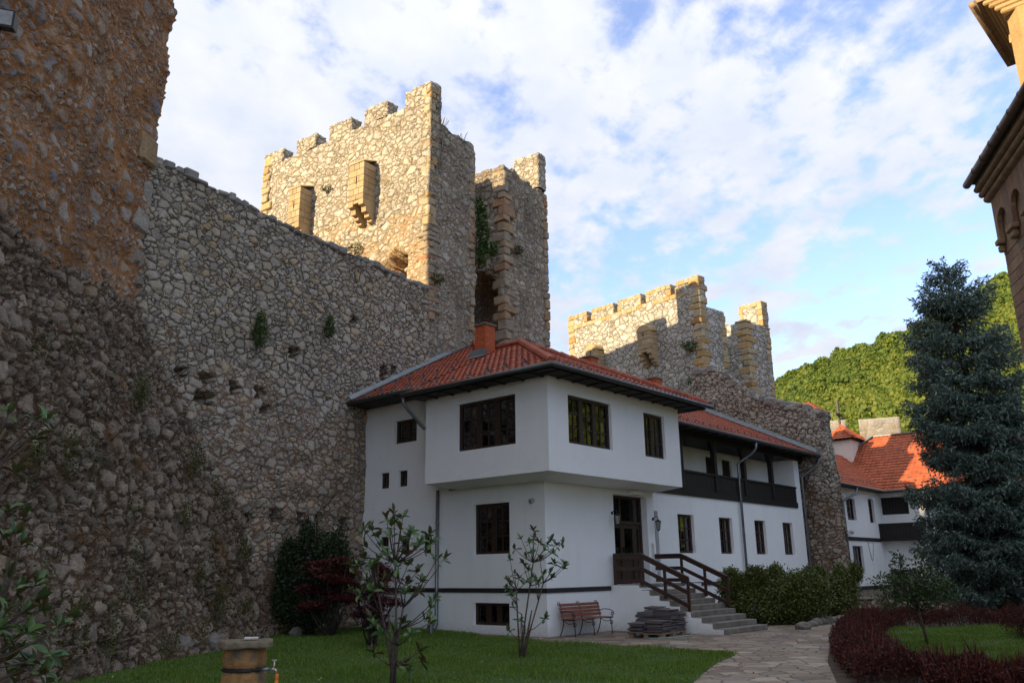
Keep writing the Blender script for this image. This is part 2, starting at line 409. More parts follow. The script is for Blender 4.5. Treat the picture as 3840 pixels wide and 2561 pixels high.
m, t, b = new_mat('red_bricks'); co = objco(t)
br = t('TexBrick', Vector=t('Mapping', Vector=co, Rotation=(R(90), 0, 0)).outputs[0], Color1=(.56, .105, .018), Color2=(.44, .07, .014), Mortar=(.13, .055, .03), Scale=1., Mortar_Size=.012, Brick_Width=.25, Row_Height=.082)
sx = t('SeparateXYZ', Vector=co)
cv = t('CombineXYZ', X=t.math('ADD', sx.outputs[0], sx.outputs[1]), Y=sx.outputs[2], Z=0.).outputs[0]
t.l.new(cv, br.inputs['Vector'])
setb(t, b, Base_Color=br.outputs['Color'], Roughness=.8); bump(t, b, t.math('SUBTRACT', 1., br.outputs['Fac']), .6, .01)
M['brick'] = m

def tile_mat(name, col):
    m, t, b = new_mat(name); co = objco(t)
    w = t('TexWhiteNoise', {'noise_dimensions': '3D'}, Vector=t('VectorMath', {'operation': 'SNAP'}, i0=co, i1=(.3, .3, .25)).outputs[0]).outputs['Value']
    g = t.noise(co, .8, 4, .6).outputs[0]; f = t.noise(co, 20, 4, .6).outputs[0]
    c = t.mix(t.mapr(w, 0, 1, 0, .8), col, tuple(x * .5 for x in col))
    c = t.mix(t.mapr(g, .42, .68, 0, .5), c, t.mix(1., c, (.55, .5, .5), 'MULTIPLY'))
    c = t.mix(t.mapr(f, .5, .72, 0, .4), c, (.16, .10, .075))
    setb(t, b, Base_Color=c, Roughness=.7); b.inputs['Specular IOR Level'].default_value = .3
    bump(t, b, f, .3, .01)
    return m
M['tile'] = tile_mat('terracotta_tile', (.37, .088, .045))
M['tile2'] = tile_mat('terracotta_tile_bright', (.47, .115, .045))

# ground materials
m, t, b = new_mat('flagstones'); co = objco(t)
nz = t.noise(co, 1.6, 3, .6); sv = t.scale(co, (2.3, 2.3, 2.3))
v = t('VectorMath', {'operation': 'ADD'}, i0=sv, i1=nz.outputs['Color']).outputs[0]
e = t('TexVoronoi', {'feature': 'DISTANCE_TO_EDGE', 'voronoi_dimensions': '2D'}, Vector=v, Scale=1.).outputs['Distance']
c = t('TexVoronoi', {'feature': 'F1', 'voronoi_dimensions': '2D'}, Vector=v, Scale=1.).outputs['Color']
msk = t.mapr(e, .015, .06, 0, 1, 'SMOOTHSTEP')
col = t.ramp(t('SeparateColor', Color=c).outputs[0], [(.1, (.18, .13, .09)), (.3, (.33, .26, .185)), (.5, (.22, .18, .145)), (.7, (.45, .36, .265)), (.9, (.28, .19, .125))])
f = t.noise(co, 9, 6, .7).outputs[0]; g = t.noise(co, .5, 4, .6).outputs[0]
col = t.mix(t.mapr(f, .35, .7, 0, .6), col, t.mix(1., col, (.45, .43, .42), 'MULTIPLY'))
col = t.mix(t.mapr(g, .4, .65, 0, .5), col, (.125, .10, .082))
col = t.mix(msk, (.085, .075, .055), col)
setb(t, b, Base_Color=col, Roughness=t.mapr(g, .4, .6, .62, .85))
bump(t, b, t.math('ADD', t.math('MULTIPLY', msk, .7), t.math('MULTIPLY', f, .5)), .8, .03)
M['flag'] = m
m, t, b = new_mat('lawn_soil'); co = objco(t)
g = t.noise(co, .7, 5, .65).outputs[0]; f = t.noise(co, 16, 5, .7).outputs[0]
col = t.mix(t.mapr(f, .3, .7), (.04, .08, .014), (.065, .12, .02))
col = t.mix(t.mapr(g, .5, .68, 0, .6), col, (.10, .10, .03))
setb(t, b, Base_Color=col, Roughness=.95); bump(t, b, f, 1., .06)
M['lawn'] = m
M['soil'] = flat_mat('bare_soil', (.085, .06, .042), .95, .3, 3, .05)
M['forestfloor'] = flat_mat('forest_floor', (.11, .15, .026), .95, .25, .05)
# leaves
M['grass'] = leaf_mat('grass_blade', [(.08, .17, .016), (.11, .21, .02), (.15, .25, .03), (.06, .135, .014), (.20, .22, .045)], rough=.55, trans=.3)
M['magnolia'] = leaf_mat('magnolia_leaf', [(.036, .085, .022), (.055, .12, .028), (.085, .165, .038), (.044, .095, .024)], back=(.10, .055, .028), rough=.36, trans=.12, spec=.5)
M['maple'] = leaf_mat('maple_leaf', [(.085, .016, .016), (.115, .022, .02), (.055, .012, .012), (.16, .03, .027)], rough=.6, trans=.25)
M['purple'] = leaf_mat('purple_maple_leaf', [(.075, .025, .035), (.10, .032, .042), (.05, .018, .026)], rough=.6, trans=.25)
M['shrub'] = leaf_mat('dark_shrub_leaf', [(.022, .040, .014), (.032, .058, .018), (.046, .075, .022), (.018, .032, .012)], rough=.5, trans=.2)
M['hedge'] = leaf_mat('hedge_leaf', [(.060, .088, .020), (.085, .112, .024), (.12, .145, .030), (.040, .064, .016), (.17, .175, .042)], rough=.42, trans=.2)
M['young'] = leaf_mat('young_tree_leaf', [(.026, .05, .014), (.04, .075, .02), (.06, .1, .026)], rough=.42, trans=.2)
M['barberry'] = leaf_mat('barberry_leaf', [(.062, .014, .010), (.095, .019, .012), (.034, .009, .007), (.145, .028, .016), (.024, .008, .005)], rough=.6, trans=.2)
M['spruce'] = leaf_mat('spruce_needles', [(.045, .082, .062), (.075, .122, .098), (.115, .172, .142), (.032, .060, .048), (.17, .225, .19)], rough=.6, trans=.1)
M['forest'] = leaf_mat('forest_leaf', [(.055, .10, .018), (.085, .14, .022), (.12, .175, .024), (.16, .20, .028), (.18, .21, .032), (.10, .15, .024), (.13, .17, .028)], rough=.7, trans=.42, tint=True)
M['ivy'] = leaf_mat('ivy_leaf', [(.05, .10, .018), (.08, .15, .025), (.035, .07, .014)], rough=.5, trans=.25)
M['dry'] = leaf_mat('dry_grass', [(.17, .075, .028), (.12, .06, .025), (.20, .11, .045), (.09, .045, .02)], rough=.8, trans=.2)
M['mossy'] = leaf_mat('moss_tuft', [(.05, .065, .014), (.075, .09, .018), (.035, .05, .012), (.11, .10, .02)], rough=.8, trans=.2)

# ------------------------------------------------------------------ ground
def strip_sheet(name, poly, mat, dz, step=1.2, k='structure'):
    """flat-ish sheet over a ground polygon, draped on the terrain"""
    bm = bmesh.new()
    f = bm.faces.new([bm.verts.new((p[0], p[1], 0)) for p in poly])
    xs = [p[0] for p in poly]; ys = [p[1] for p in poly]
    for ax, lo, hi in ((0, min(xs), max(xs)), (1, min(ys), max(ys))):
        c = lo + step
        while c < hi:
            no = (1, 0, 0) if ax == 0 else (0, 1, 0); co = (c, 0, 0) if ax == 0 else (0, c, 0)
            bmesh.ops.bisect_plane(bm, geom=bm.verts[:] + bm.edges[:] + bm.faces[:], plane_co=co, plane_no=no)
            c += step
    for v in bm.verts: v.co.z = float(ground_z(v.co.x, v.co.y)) + dz
    bmesh.ops.recalc_face_normals(bm, faces=bm.faces)
    for f in bm.faces:
        if f.normal.z < 0: f.normal_flip()
    me = bpy.data.meshes.new(name); bm.to_mesh(me); bm.free()
    return kind(link(name, me, mat), k)
# base sheet: fine near the court, coarse to the horizon
xs = np.unique(np.concatenate([np.linspace(-900, -45, 10), np.linspace(-45, 75, 61), np.linspace(75, 900, 10)]))
ys = np.unique(np.concatenate([np.linspace(-900, -30, 10), np.linspace(-30, 90, 61), np.linspace(90, 900, 10)]))
gx, gy = np.meshgrid(xs, ys); V = np.stack([gx.ravel(), gy.ravel(), ground_z(gx, gy).ravel()], 1)
i = np.arange(len(xs) * (len(ys) - 1)).reshape(len(ys) - 1, len(xs))[:, :-1].ravel()
kind(link('ground', np_mesh('ground', V, np.stack([i, i + 1, i + len(xs) + 1, i + len(xs)], 1)), M['soil']), 'structure')
LAWN = [(-7.4, 8), (-7.6, 15.0), (-7.4, 18.7), (-7.0, 20.4), (-6.9, 23.9), (-7.3, 27.5), (-5.4, 31.), (-4.2, 29.8), (-2.28, 26.6), (-.64, 24.0), (.71, 22.0), (2.66, 20.5), (3.92, 19.3),
        (4.55, 18.7), (4.5, 18.2), (3.84, 16.9), (3.08, 14.91), (2.74, 13.92), (2.26, 12.4), (1.2, 10.2), (-.3, 8)]
strip_sheet('path', [(-4.5, 31), (-7.5, 33), (-8, 5), (1.5, 2), (4.4, 11.5), (4.9, 13.7), (5.82, 16.65), (7.19, 20.31), (8.95, 24.32), (11.2, 29.1), (14.5, 34), (19, 43), (26, 53), (22, 56), (12, 41)], M['flag'], .004)
strip_sheet('lawn', LAWN, M['lawn'], .012)
def inside(poly, x, y):
    r = np.zeros(len(x), bool); n = len(poly)
    for k in range(n):
        (x0, y0), (x1, y1) = poly[k], poly[k - 1]
        c = ((y0 > y) != (y1 > y)) & (x < (x1 - x0) * (y - y0) / (y1 - y0 + 1e-12) + x0)
        r ^= c
    return r
def grass(poly, n, dz, name, hmin=.03, hmax=.085):
    P = np.array(poly); lo, hi = P.min(0), P.max(0)
    q = rng.uniform(lo, hi, (int(n * 2.2), 2)); q = q[inside(poly, q[:, 0], q[:, 1])][:n]
    q = q + rng.normal(size=q.shape) * .045
    thin = np.sin(q[:, 0] * 1.3 + 2 * np.sin(q[:, 1] * .9)) + np.sin(q[:, 1] * 1.9 + q[:, 0] * .7)
    q = q[rng.random(len(q)) > np.clip((thin - .9) * .6, 0, .7)]
    z = ground_z(q[:, 0], q[:, 1]) + dz
    h = rng.uniform(hmin, hmax, len(q)) * (1 + .5 * np.sin(q[:, 0] * 2.1 + np.sin(q[:, 1] * 1.7) * 2))
    D = rdir(len(q)) * .55; D[:, 2] = 1; 
    me = leaf_mesh(name, np.c_[q, z], D, rdir(len(q)), h, rng.uniform(.010, .018, len(q)))
    return kind(link(name, me, M['grass']), 'stuff')
front = [p for p in LAWN]
grass(front, 165000, .012, 'grass')
def litter(poly, n, name, mat):
    P = np.array(poly); c = rng.uniform(P.min(0), P.max(0), (n * 3, 2)); c = c[inside(poly, c[:, 0], c[:, 1])][:n]
    D = rdir(len(c)); D[:, 2] *= .25
    return kind(link(name, leaf_mesh(name, np.c_[c, ground_z(c[:, 0], c[:, 1]) + .045], D, rdir(len(c), 3.), rng.uniform(.03, .075, len(c)), rng.uniform(.02, .045, len(c))), mat), 'stuff')
litter(front, 420, 'fallen_leaves', leaf_mat('fallen_leaf', [(.22, .12, .04), (.30, .20, .06), (.14, .07, .03), (.34, .27, .10)], trans=.1))
litter([(1.8, 11), (5.2, 17), (6.5, 20.5), (8.5, 25), (3, 25), (5.4, 18.9), (4.3, 16)], 130, 'fallen_leaves', bpy.data.materials['fallen_leaf'])
# ------------------------------------------------------------------ left tower with battered foot
TQ = np.array([-9.97, 21.25, 0])
t1 = thing('stone_tower', 'huge orange-brown rubble tower with a dark battered foot at the left edge', 'tower', TQ, R(90 - 4))
g = GM(); g.box(-9, 0, 0, 8.4, 8.2, 21, .075, ('-y',)); 
def tl(V):
    V = relief(V, 1, .22, .35); V = relief(V, 1, .12, 1.1, 5.)
    e = V[:, 0] > -.02
    for i in np.nonzero(e)[0]: V[i, 0] += .13 * mnoise.noise(Vector((3.3, V[i, 1], V[i, 2] * 1.3))) + .10 * max(0, V[i, 2] - 13) / 6
    return V
g.build('tower_wall', M['tower_left'], t1, tl)
g = GM(); g.box(-14, -9, 0, 8.4, -.2, 37, 2, ('-y',)); g.box(-9, 0, 0.0, 8.4, 21, 37, 1., ('-y',)); g.box(-14, 0, .4, 8.4, -.2, 37, 2., ('+x', '-x', '+y', '+z')); g.box(-28, -14.05, .3, 8.3, -.2, 22.3, 2., ('+x', '-x', '+y', '-y', '+z'))  # out-of-view shaft and lower block added, heights set to shade the court
g.build('sun_block_shaft', M['tower_left'], t1, smooth=False)
g = GM(); TOPZ = 8.95
g.grid((-12, -2.85, -.25), (17.6, 0, 0), (0, 2.9, TOPZ + .25), 17.6 / .075, 9.6 / .075)
def tal(V):
    for i in range(len(V)):
        p = V[i]; n1 = mnoise.noise(Vector((p[0] * .45, p[2] * .45, 1.))); n2 = mnoise.noise(Vector((p[0] * 1.2, p[2] * 1.2, 7.)))
        f = 1 - max(0, p[2] - 7.5) / 1.6
        V[i, 1] -= (.28 * n1 + .14 * n2) * f + max(0, 1.2 - p[2]) * .12
        if p[2] > TOPZ - .3: V[i, 2] += .25 * mnoise.noise(Vector((p[0] * .9, 3., 0))); 
    return V
g.build('battered_base', M['talus'], t1, tal)
# corner blocks along the tower edge
q = MB(); z = 9.2
while z < 13.6:
    h = random.uniform(.4, .95); L = random.uniform(.3, .8)
    if random.random() < .75: q.box(-L, .05 + random.uniform(-.03, .05) + .10 * max(0, z - 13) / 6, -.05, .35, z, z + h - .05, .09, .07)
    z += h
q.build('corner_stones', block_mat('pale_corner_stone', [(.36, .33, .29), (.42, .30, .17), (.30, .26, .21), (.46, .42, .37)], .05, mult=.6), t1)
# ------------------------------------------------------------------ curtain wall
P0 = HO + HL * 7.95
WROT = R(90 - 32)
wl = thing('curtain_wall', 'long grey rubble curtain wall with putlog holes running behind the white house', 'wall', P0, WROT)
HOLES = [(-7.67, 7.15, .3, .3), (-6.8, 7.13, .4, .34), (-6.83, 6.6, .55, .3), (-5.78, 7.05, .3, .38), (-4.8, 7.09, .32, .3), (-4.55, 6.62, .3, .26),
         (-4.88, 3.31, .42, .24), (-3.89, 3.45, .34, .42), (-2.91, 3.42, .36, .3), (-2.06, 3.4, .4, .3), (-.86, 3.3, .4, .42), (.78, 8.78, .35, .5), (1.39, 8.98, .3, .4), (-3.57, 8.59, .34, .4), (-.82, 10.4, .3, .22), (2.6, 8.3, .3, .5)]
g = GM(); g.box(-10.6, 3.45, 0, 2, -.3, 12.78, .062, ('-y', '+z'))
def wf(V):
    for i in range(len(V)):
        x, y, z = V[i]
        if z > 12.7:
            V[i, 2] += .14 * mnoise.noise(Vector((x * 1.7, 1., y))) + .09 * mnoise.noise(Vector((x * 4.5, 8., y * 4))) + (.30 * max(0, -x - 4) / 5 - .05)
        if y < .01:
            zz = min(1, max(0, (8.5 - z) / 3))
            y2 = -(.05 + .11 * zz) * mnoise.noise(Vector((x * .7, z * .7, 2.))) - (.02 + .09 * zz) * mnoise.noise(Vector((x * 1.9, z * 1.9, 9.)))
            y2 += .25 * min(1, max(0, (4 - z) / 1.2)) * max(0, mnoise.noise(Vector((x * .9, z * .6, 4.))))
            for (hx, hz, w, h) in HOLES:
                if abs(x - hx + .05 * math.sin(z * 30)) < w / 2 and abs(z - hz) < h / 2: y2 += .55
            V[i, 1] = y2
    return V
g.build('wall_face', M['wall'], wl, wf)
q = MB()
x = -10
while x < 3.3:
    w = random.uniform(.22, .5); top = 12.76 + .30 * max(0, -x - 4) / 5
    q.box(x, x + w - .02, -.07 + random.uniform(0, .06), random.uniform(.3, .6), top - .1, top + random.uniform(.03, .17), .05, .04); x += w
q.build('coping', M['capstone'], wl)

# ------------------------------------------------------------------ gate towers
def quoins(par, cx, cy, sx, sy, z0, z1, mat, big=.85, small=.5, proud=.04, hb=(.34, .5), skip=0., out=True):
    """corner blocks; sx, sy = direction of the wall mass from the corner"""
    q = MB(); z = z0; k = 0
    while z < z1 - .12:
        h = min(random.uniform(*hb), z1 - z)
        a, c = (big, small) if k % 2 else (small, big); k += 1
        a *= random.uniform(.8, 1.2); c *= random.uniform(.8, 1.2)
        if random.random() >= skip:
            p = proud + random.uniform(-.015, .03)
            xa, xb = sorted((cx - sx * p, cx + sx * a)); ya, yb = sorted((cy - sy * p, cy + sy * c))
            q.box(xa, xb, ya, yb, z, z + h - .025, .045, .04)
        z += h
    return q.build('quoins', mat, par)
def merlon(par, x0, x1, y0, y1, z0, z1, mat, cap=None, tilt=.1):
    g = GM(); g.box(x0, x1, y0, y1, z0, z1, .11)
    def f(V):
        for i in range(len(V)):
            for a in range(3): V[i, a] += .05 * mnoise.noise(Vector((V[i, 0] * 1.4 + a * 7, V[i, 1] * 1.4, V[i, 2] * 1.4)))
        return V
    o = g.build('merlon', mat, par, f)
    if cap:
        q = MB(); y = y0
        while y < y1 - .05:
            w = min(random.uniform(.28, .42), y1 - y); q.box(x0 - .03, x1 + .03, y, y + w - .015, z1 - .26, z1 + random.uniform(.0, .05), .025, .012); y += w
        for ya in (y0 - .02, y1 - .26):
            zz = z0 + .02
            while zz < z1 - .34: q.box(x0 - .03, x0 + .34, ya, ya + random.uniform(.24, .36), zz, zz + .33, .02, .012); zz += .35
        q.build('orange_stones', cap, o)
    return o
def machicolation(par, y0, y1, z0, z1, dep, mat, rounded):
    """box of dressed stone on two stepped corbels, on the face x = 0"""
    q = MB(); z = z0; hh = .3; k = 0
    zs = z1 - (.35 if rounded else .1)
    while z < zs - .05:
        h = min(random.uniform(.24, .32), zs - z); c = y0; n = 2 + k % 2; k += 1
        for j in range(n):
            w = (y1 - y0) / n; q.box(-dep, -dep + .3, c, c + w - .012, z, z + h - .012, .012, .004); c += w
        for ya, yb in ((y0, y0 + .2), (y1 - .2, y1)):
            q.box(-dep + .3, .3, ya + .004, yb - .004, z, z + h - .012, .012, .004)
        z += h
    body = q.build('machicolation', mat, par)
    s = MB()
    ym = (y0 + y1) / 2; n = 10
    if rounded:
        prof = [(y0 - .03, zs)] + [(ym - (y1 - y0 + .06) / 2 * math.cos(math.pi * i / n), zs + .42 * math.sin(math.pi * i / n)) for i in range(1, n)] + [(y1 + .03, zs)]
        s.prism(prof, lambda u, v: (-dep - .02, u, v), lambda u, v: (.3, u, v + .12))
    else:
        prof = [(y0 - .03, zs), (y1 + .03, zs), (y1 + .02, zs + .1), (y0 + .05, zs + .08)]
        s.prism(prof, lambda u, v: (-dep - .02, u, v), lambda u, v: (.3, u, v + .35))
    s.build('cap', mat, body)
    for ya, yb in ((y0, y0 + .27), (y1 - .27, y1)):
        c = MB(); prof = [(-dep + .01, z0 - .012), (.3, z0 - .012), (.3, z0 - 1.05)]
        for i in range(1, 5):
            a = i / 4; xx = -dep * a * .98; zt = z0 - 1.05 + .98 * (a ** 1.35) * .72
            prof += [(xx + .19, zt - .03), (xx + .02, zt)] if i < 4 else [(xx + .16, zt), (-dep + .01, zt + .06)]
        c.prism(prof, lambda u, v: (u, ya, v), lambda u, v: (u, yb, v)); c.build('corbel', mat, body)
    d = MB(); d.box(-dep * .95, -dep + .34, y0 + .27, y1 - .27, z0 - .16, z0 - .014); d.build('lintel', mat, body)
    s = MB(); s.box(-dep - .004, -dep + .1, ym - .035, ym + .035, z0 + .75, z0 + 1.1); s.build('arrow_slit', M['dark'], body)
    return body

TA = np.array([-3.32, 31.87, 0]); T1R = R(90 - 35.5)
T1 = thing('gate_tower', 'tall sunlit stone tower with stepped battlements and two box machicolations behind the curtain wall', 'tower', TA, T1R)
def t1f(V):
    for i in range(len(V)):
        x, y, z = V[i]
        e = min(1, max(0, (19.5 - z) / 6))
        n1 = mnoise.noise(Vector((x * .6 + 3, y * .6, z * .6))); n2 = mnoise.noise(Vector((x * 1.7, y * 1.7 + 4, z * 1.7)))
        if x < .02:
            V[i, 0] += -(.05 + .12 * e) * n1 - (.02 + .08 * e) * n2
            dy, dz = y - 2.05, z - 13.1
            if -.80 + .12 * n2 < dy < .95 + .3 * n2 and dz < 2.0 - .75 * abs(dy) + .6 * n1: V[i, 0] += 1.5 + .4 * n2
        elif abs(y) < .02:
            V[i, 1] += -(.06 + .12 * e) * n1 - .05 * n2
        if z > 20.3 and x > .7: V[i, 2] += .14 * n2 + .1 * n1
    return V
g = GM(); g.box(0, .66, 0, 11.2, 20.5, 21.55, .1, ('+x', '+z')); g.box(0, .66, 0, 11.2, 10.5, 21.55, .1, ('-x',)); g.box(0, .66, 10.4, 11.2, 10.5, 21.55, .2, ('+y',)); g.box(.66, 3.0, 10.4, 11.2, 10.5, 20.5, .2, ('+y',))
g.box(.66, 3.0, 0, 11.2, 10.5, 20.5, .1, ('+z',)); g.box(3.0, 3.0001, 0, 11.2, 10.5, 20.5, .1, ('+x',))
g.build('sunny_wall', M['tower1'], T1, t1f)
g = GM(); g.box(0, .66, 0, .5, -.3, 21.55, .1, ('-y',)); g.box(.66, 3.0, 0, .5, -.3, 20.5, .1, ('-y',))
g.build('end_wall', M['tower1_end'], T1, t1f)
def t1g(V):
    for i in range(len(V)):
        x, y, z = V[i]; n1 = mnoise.noise(Vector((x * .6 + 3, y * .6, z * .6))); n2 = mnoise.noise(Vector((x * 1.7, y * 1.7 + 4, z * 1.7)))
        if abs(x - 5.25) < .02:
            V[i, 0] += -.12 * n1 - .07 * n2
            if .5 < y < 2.6 and z < 15.4 - abs(y - 1.5) * .7: V[i, 0] += 1.6
        elif abs(y) < .02: V[i, 1] += -.16 * n1 - .07 * n2
        if z > 20 and x < 8.2: V[i, 2] += .22 * n2 + .2 * n1
    return V
g = GM(); g.box(5.25, 8.9, 0, 11.2, -.3, 20.45, .11, ('-y', '-x', '+x', '+z'))
g.build('rear_pier', M['tower1_end'], T1, t1g)
g = GM(); g.box(3.0, 5.25, 10.2, 11.2, 0, 20.3, .25, ('-y', '+z', '+y')); g.build('back_wall', M['tower1_end'], T1)
q = MB(); z = 12.4
while z < 14.5:
    h = random.uniform(.16, .28)
    for x in (.2, .62, 1.0): q.box(x, x + .38, 1.05, 1.30 + random.uniform(0, .1), z, z + h - .02, .02, .02)
    q.box(1.25, 1.6, 1.1, 3.1, z, z + h - .02, .02, .03)
    z += h
q.build('breach_lining', block_mat('orange_breach_stone', [(.50, .24, .08), (.44, .19, .06), (.52, .30, .13)], .03), T1)
for y0, y1, zt in ((0, 1.58, 22.3), (2.65, 4.1, 22.32), (4.95, 6.45, 22.3), (7.4, 8.8, 22.3), (9.8, 11.2, 22.28)):
    merlon(T1, 0, .66, y0, y1, 21.56, zt, M['tower1'])
merlon(T1, 8.22, 8.92, 0, 1.5, 20.46, 22.4, M['tower1']); merlon(T1, 8.22, 8.9, 2.6, 4.2, 20.46, 21.2, M['tower1']); merlon(T1, 5.9, 7.2, 10.3, 11.2, 20.46, 21.5, M['tower1'])
for y0, y1 in ((3.25, 4.15), (7.42, 8.24)): machicolation(T1, y0, y1, 17.45, 19.3, .72, M['dressed'], False)
quoins(T1, 0, 0, 1, 1, 15.6, 22.1, M['quoin'], .46, .28, -.01, (.26, .5))
quoins(T1, 0, 0, 1, 1, 11.5, 15.6, M['brickquoin'], .62, .36, .03, (.18, .36))
quoins(T1, 0, 11.2, 1, -1, 14, 22.1, M['quoin'], .6, .4, .03)
quoins(T1, 3.0, 0, -1, 1, 5, 20., M['brickquoin'], .34, .3, .0, (.3, .5))
quoins(T1, 5.25, 0, 1, 1, 6, 20.2, M['brickquoin'], .7, .35, .05, (.22, .6))
quoins(T1, 8.9, 0, -1, 1, 6, 20.3, M['brickquoin'], .34, .3, .03, (.32, .6))

TB = np.array([10.62, 44.8, 0]); T2R = R(90 - 49)
T2 = thing('gate_tower', 'smaller farther stone tower with bright orange corner blocks beyond the house roof', 'tower', TB, T2R)
def t2f(V):
    for i in range(len(V)):
        x, y, z = V[i]; n1 = mnoise.noise(Vector((x * .7 + 3, y * .7, z * .7)))
        a = 0 if x < .02 or abs(x - 4.5) < .02 else 1
        V[i, a] -= .05 * n1
        if x < .02 and z < 12.6: V[i, 0] += max(0, .5 * mnoise.noise(Vector((y * .8, z * .8, 3.))))
    return V
g = GM(); g.box(0, .62, 0, 10.5, 16.2, 17.15, .12, ('+x', '+z')); g.box(0, .62, 0, 10.5, 7, 17.15, .12, ('-x', '-y')); g.box(.62, 2.28, 0, 10.5, 7, 16.1, .12, ('-y', '+z')); g.box(2.28, 2.281, 0, 10.5, 7, 16.1, .3, ('+x',)); g.box(0, 2.28, 10.4, 10.5, 7, 16.1, .3, ('+y',))
g.build('tower_wall', M['tower2'], T2, t2f)
g = GM(); g.box(4.5, 6.9, 0, 10.5, -.5, 16.0, .12, ('-x', '-y', '+z', '+x')); g.build('rear_pier', M['tower2'], T2, t2f)
g = GM(); g.box(2.28, 4.5, 9.5, 10.5, 0, 16.0, .3, ('-y', '+z')); g.build('back_wall', M['tower2'], T2)
for y0, y1 in ((0, 1.6), (2.0, 3.85), (4.28, 6.1), (6.5, 8.4), (8.8, 10.5)):
    merlon(T2, 0, .62, y0, y1, 17.16, 17.86, M['tower2'], M['quoin'])
merlon(T2, 6.28, 6.92, 0, 1.6, 16.01, 17.6, M['tower2'], M['quoin']); merlon(T2, 6.28, 6.92, 2.6, 4.2, 16.01, 16.7, M['tower2'], M['quoin'])
machicolation(T2, 3.2, 4.14, 14.15, 15.55, .68, M['dressed'], True); machicolation(T2, 7.5, 8.4, 13.8, 15.3, .68, M['dressed'], True)
for cx, sx, z0, z1, a, c in ((0, 1, 11, 17.7, .75, .5), (2.28, -1, 10, 16., .4, .4), (4.5, 1, 8, 16.1, .75, .5), (6.9, -1, 7, 16., .35, .4)):
    quoins(T2, cx, 0, sx, 1, z0, z1, M['quoin'], a, c, .03, (.34, .48))
quoins(T2, 0, 10.5, 1, -1, 12, 17.6, M['quoin'], .6, .5, .03)
q = MB(); y = .0
while y < 10.4:
    q.box(-.02, .64, y, y + .4, 16.9, 17.162, .02, .01); y += .42
q.build('crenel_course', M['quoin'], T2)

# ------------------------------------------------------------------ ruined cross wall at the end of the wing, low wall between the towers
cw = thing('ruined_wall', 'broken grey stone wall end stepping down beside the gallery wing', 'wall', HO, HROT)
TOP = [(-.3, 8.8), (.5, 9.15), (2, 9.65), (2.9, 10.05), (3.8, 10.75), (4.5, 11.55), (5.2, 11.95), (5.9, 11.9), (6.6, 11.85)]
ty, tz = zip(*TOP)
g = GM(); g.box(20.78, 21.7, -.3, 6.6, -1, 9, .08, ('-x', '-y', '+x', '+z'))
def cf(V):
    for i in range(len(V)):
        x, y, z = V[i]
        top = float(np.interp(y, ty, tz)) + .22 * mnoise.noise(Vector((y * 1.8, x * 2, 1.))) + .12 * mnoise.noise(Vector((y * 5, x * 4, 3.)))
        zn = -1 + (z + 1) / 10 * (top + 1)
        n1 = mnoise.noise(Vector((x * .9, y * .9, zn * .9))); n2 = mnoise.noise(Vector((x * 2.2 + 5, y * 2.2, zn * 2.2)))
        V[i, 2] = zn
        if x < 20.8: V[i, 0] += .12 * n1 + .06 * n2
        if y < -.28: V[i, 1] += .22 * n1 + .12 * n2 - .02 * (9 - zn)
        if x > 21.6: V[i, 0] += .25 * n1 - .02 * zn
    return V
g.build('wall_face', M['ruin'], cw, cf)
q = MB(); y = -.3
while y < 6.5:
    for xx in (20.8, 21.2):
        w = random.uniform(.28, .5); top = float(np.interp(y, ty, tz)); q.box(xx - .05, xx + .45, y, y + w, top - .2, top + random.uniform(.05, .28), .07, .07)
    y += w
q.build('loose_stones', M['capstone'], cw)
a = HO + HR * 12.6 + HL * 9.6; bb = HO + HR * 21.3 + HL * 6.7; d = bb - a
lw = thing('curtain_wall', 'low ruined stretch of wall joining the two gate towers behind the roof', 'wall', a, math.atan2(d[1], d[0]))
g = GM(); g.box(0, float(np.hypot(d[0], d[1])), 0, 1.5, -.5, 9.6, .2, ('-y', '+z')); g.build('wall_face', M['ruin'], lw, lambda V: relief(V, 2, .0))
# ------------------------------------------------------------------ building helpers
def pmap(ax, c):
    """ax 'x': plane x = c, outward -x; ax 'y': plane y = c, outward -y; d > 0 is inward"""
    return (lambda a, z, d: (c + d, a, z)) if ax == 'x' else (lambda a, z, d: (a, c + d, z))
def pbox(q, pm, a0, a1, z0, z1, d0, d1):
    P = [pm(a, z, d) for z in (z0, z1) for a, d in ((a0, d0), (a1, d0), (a1, d1), (a0, d1))]
    q.hexa(P); return q
def panel(q, pm, a0, a1, z0, z1, holes=(), dep=.16):
    A = sorted({a0, a1, *[h[0] for h in holes], *[h[1] for h in holes]}); Zs = sorted({z0, z1, *[h[2] for h in holes], *[h[3] for h in holes]})
    A = [v for v in A if a0 <= v <= a1]; Zs = [v for v in Zs if z0 <= v <= z1]
    for x0, x1 in zip(A, A[1:]):
        for y0, y1 in zip(Zs, Zs[1:]):
            cx, cy = (x0 + x1) / 2, (y0 + y1) / 2
            if any(h[0] < cx < h[1] and h[2] < cy < h[3] for h in holes): continue
            q.face([pm(x0, y0, 0), pm(x1, y0, 0), pm(x1, y1, 0), pm(x0, y1, 0)])
    for h in holes:
        e = h[4] if len(h) > 4 else dep
        p = [(h[0], h[2]), (h[1], h[2]), (h[1], h[3]), (h[0], h[3])]
        for u, v in zip(p, p[1:] + p[:1]): q.face([pm(*u, 0), pm(*v, 0), pm(*v, e), pm(*u, e)])
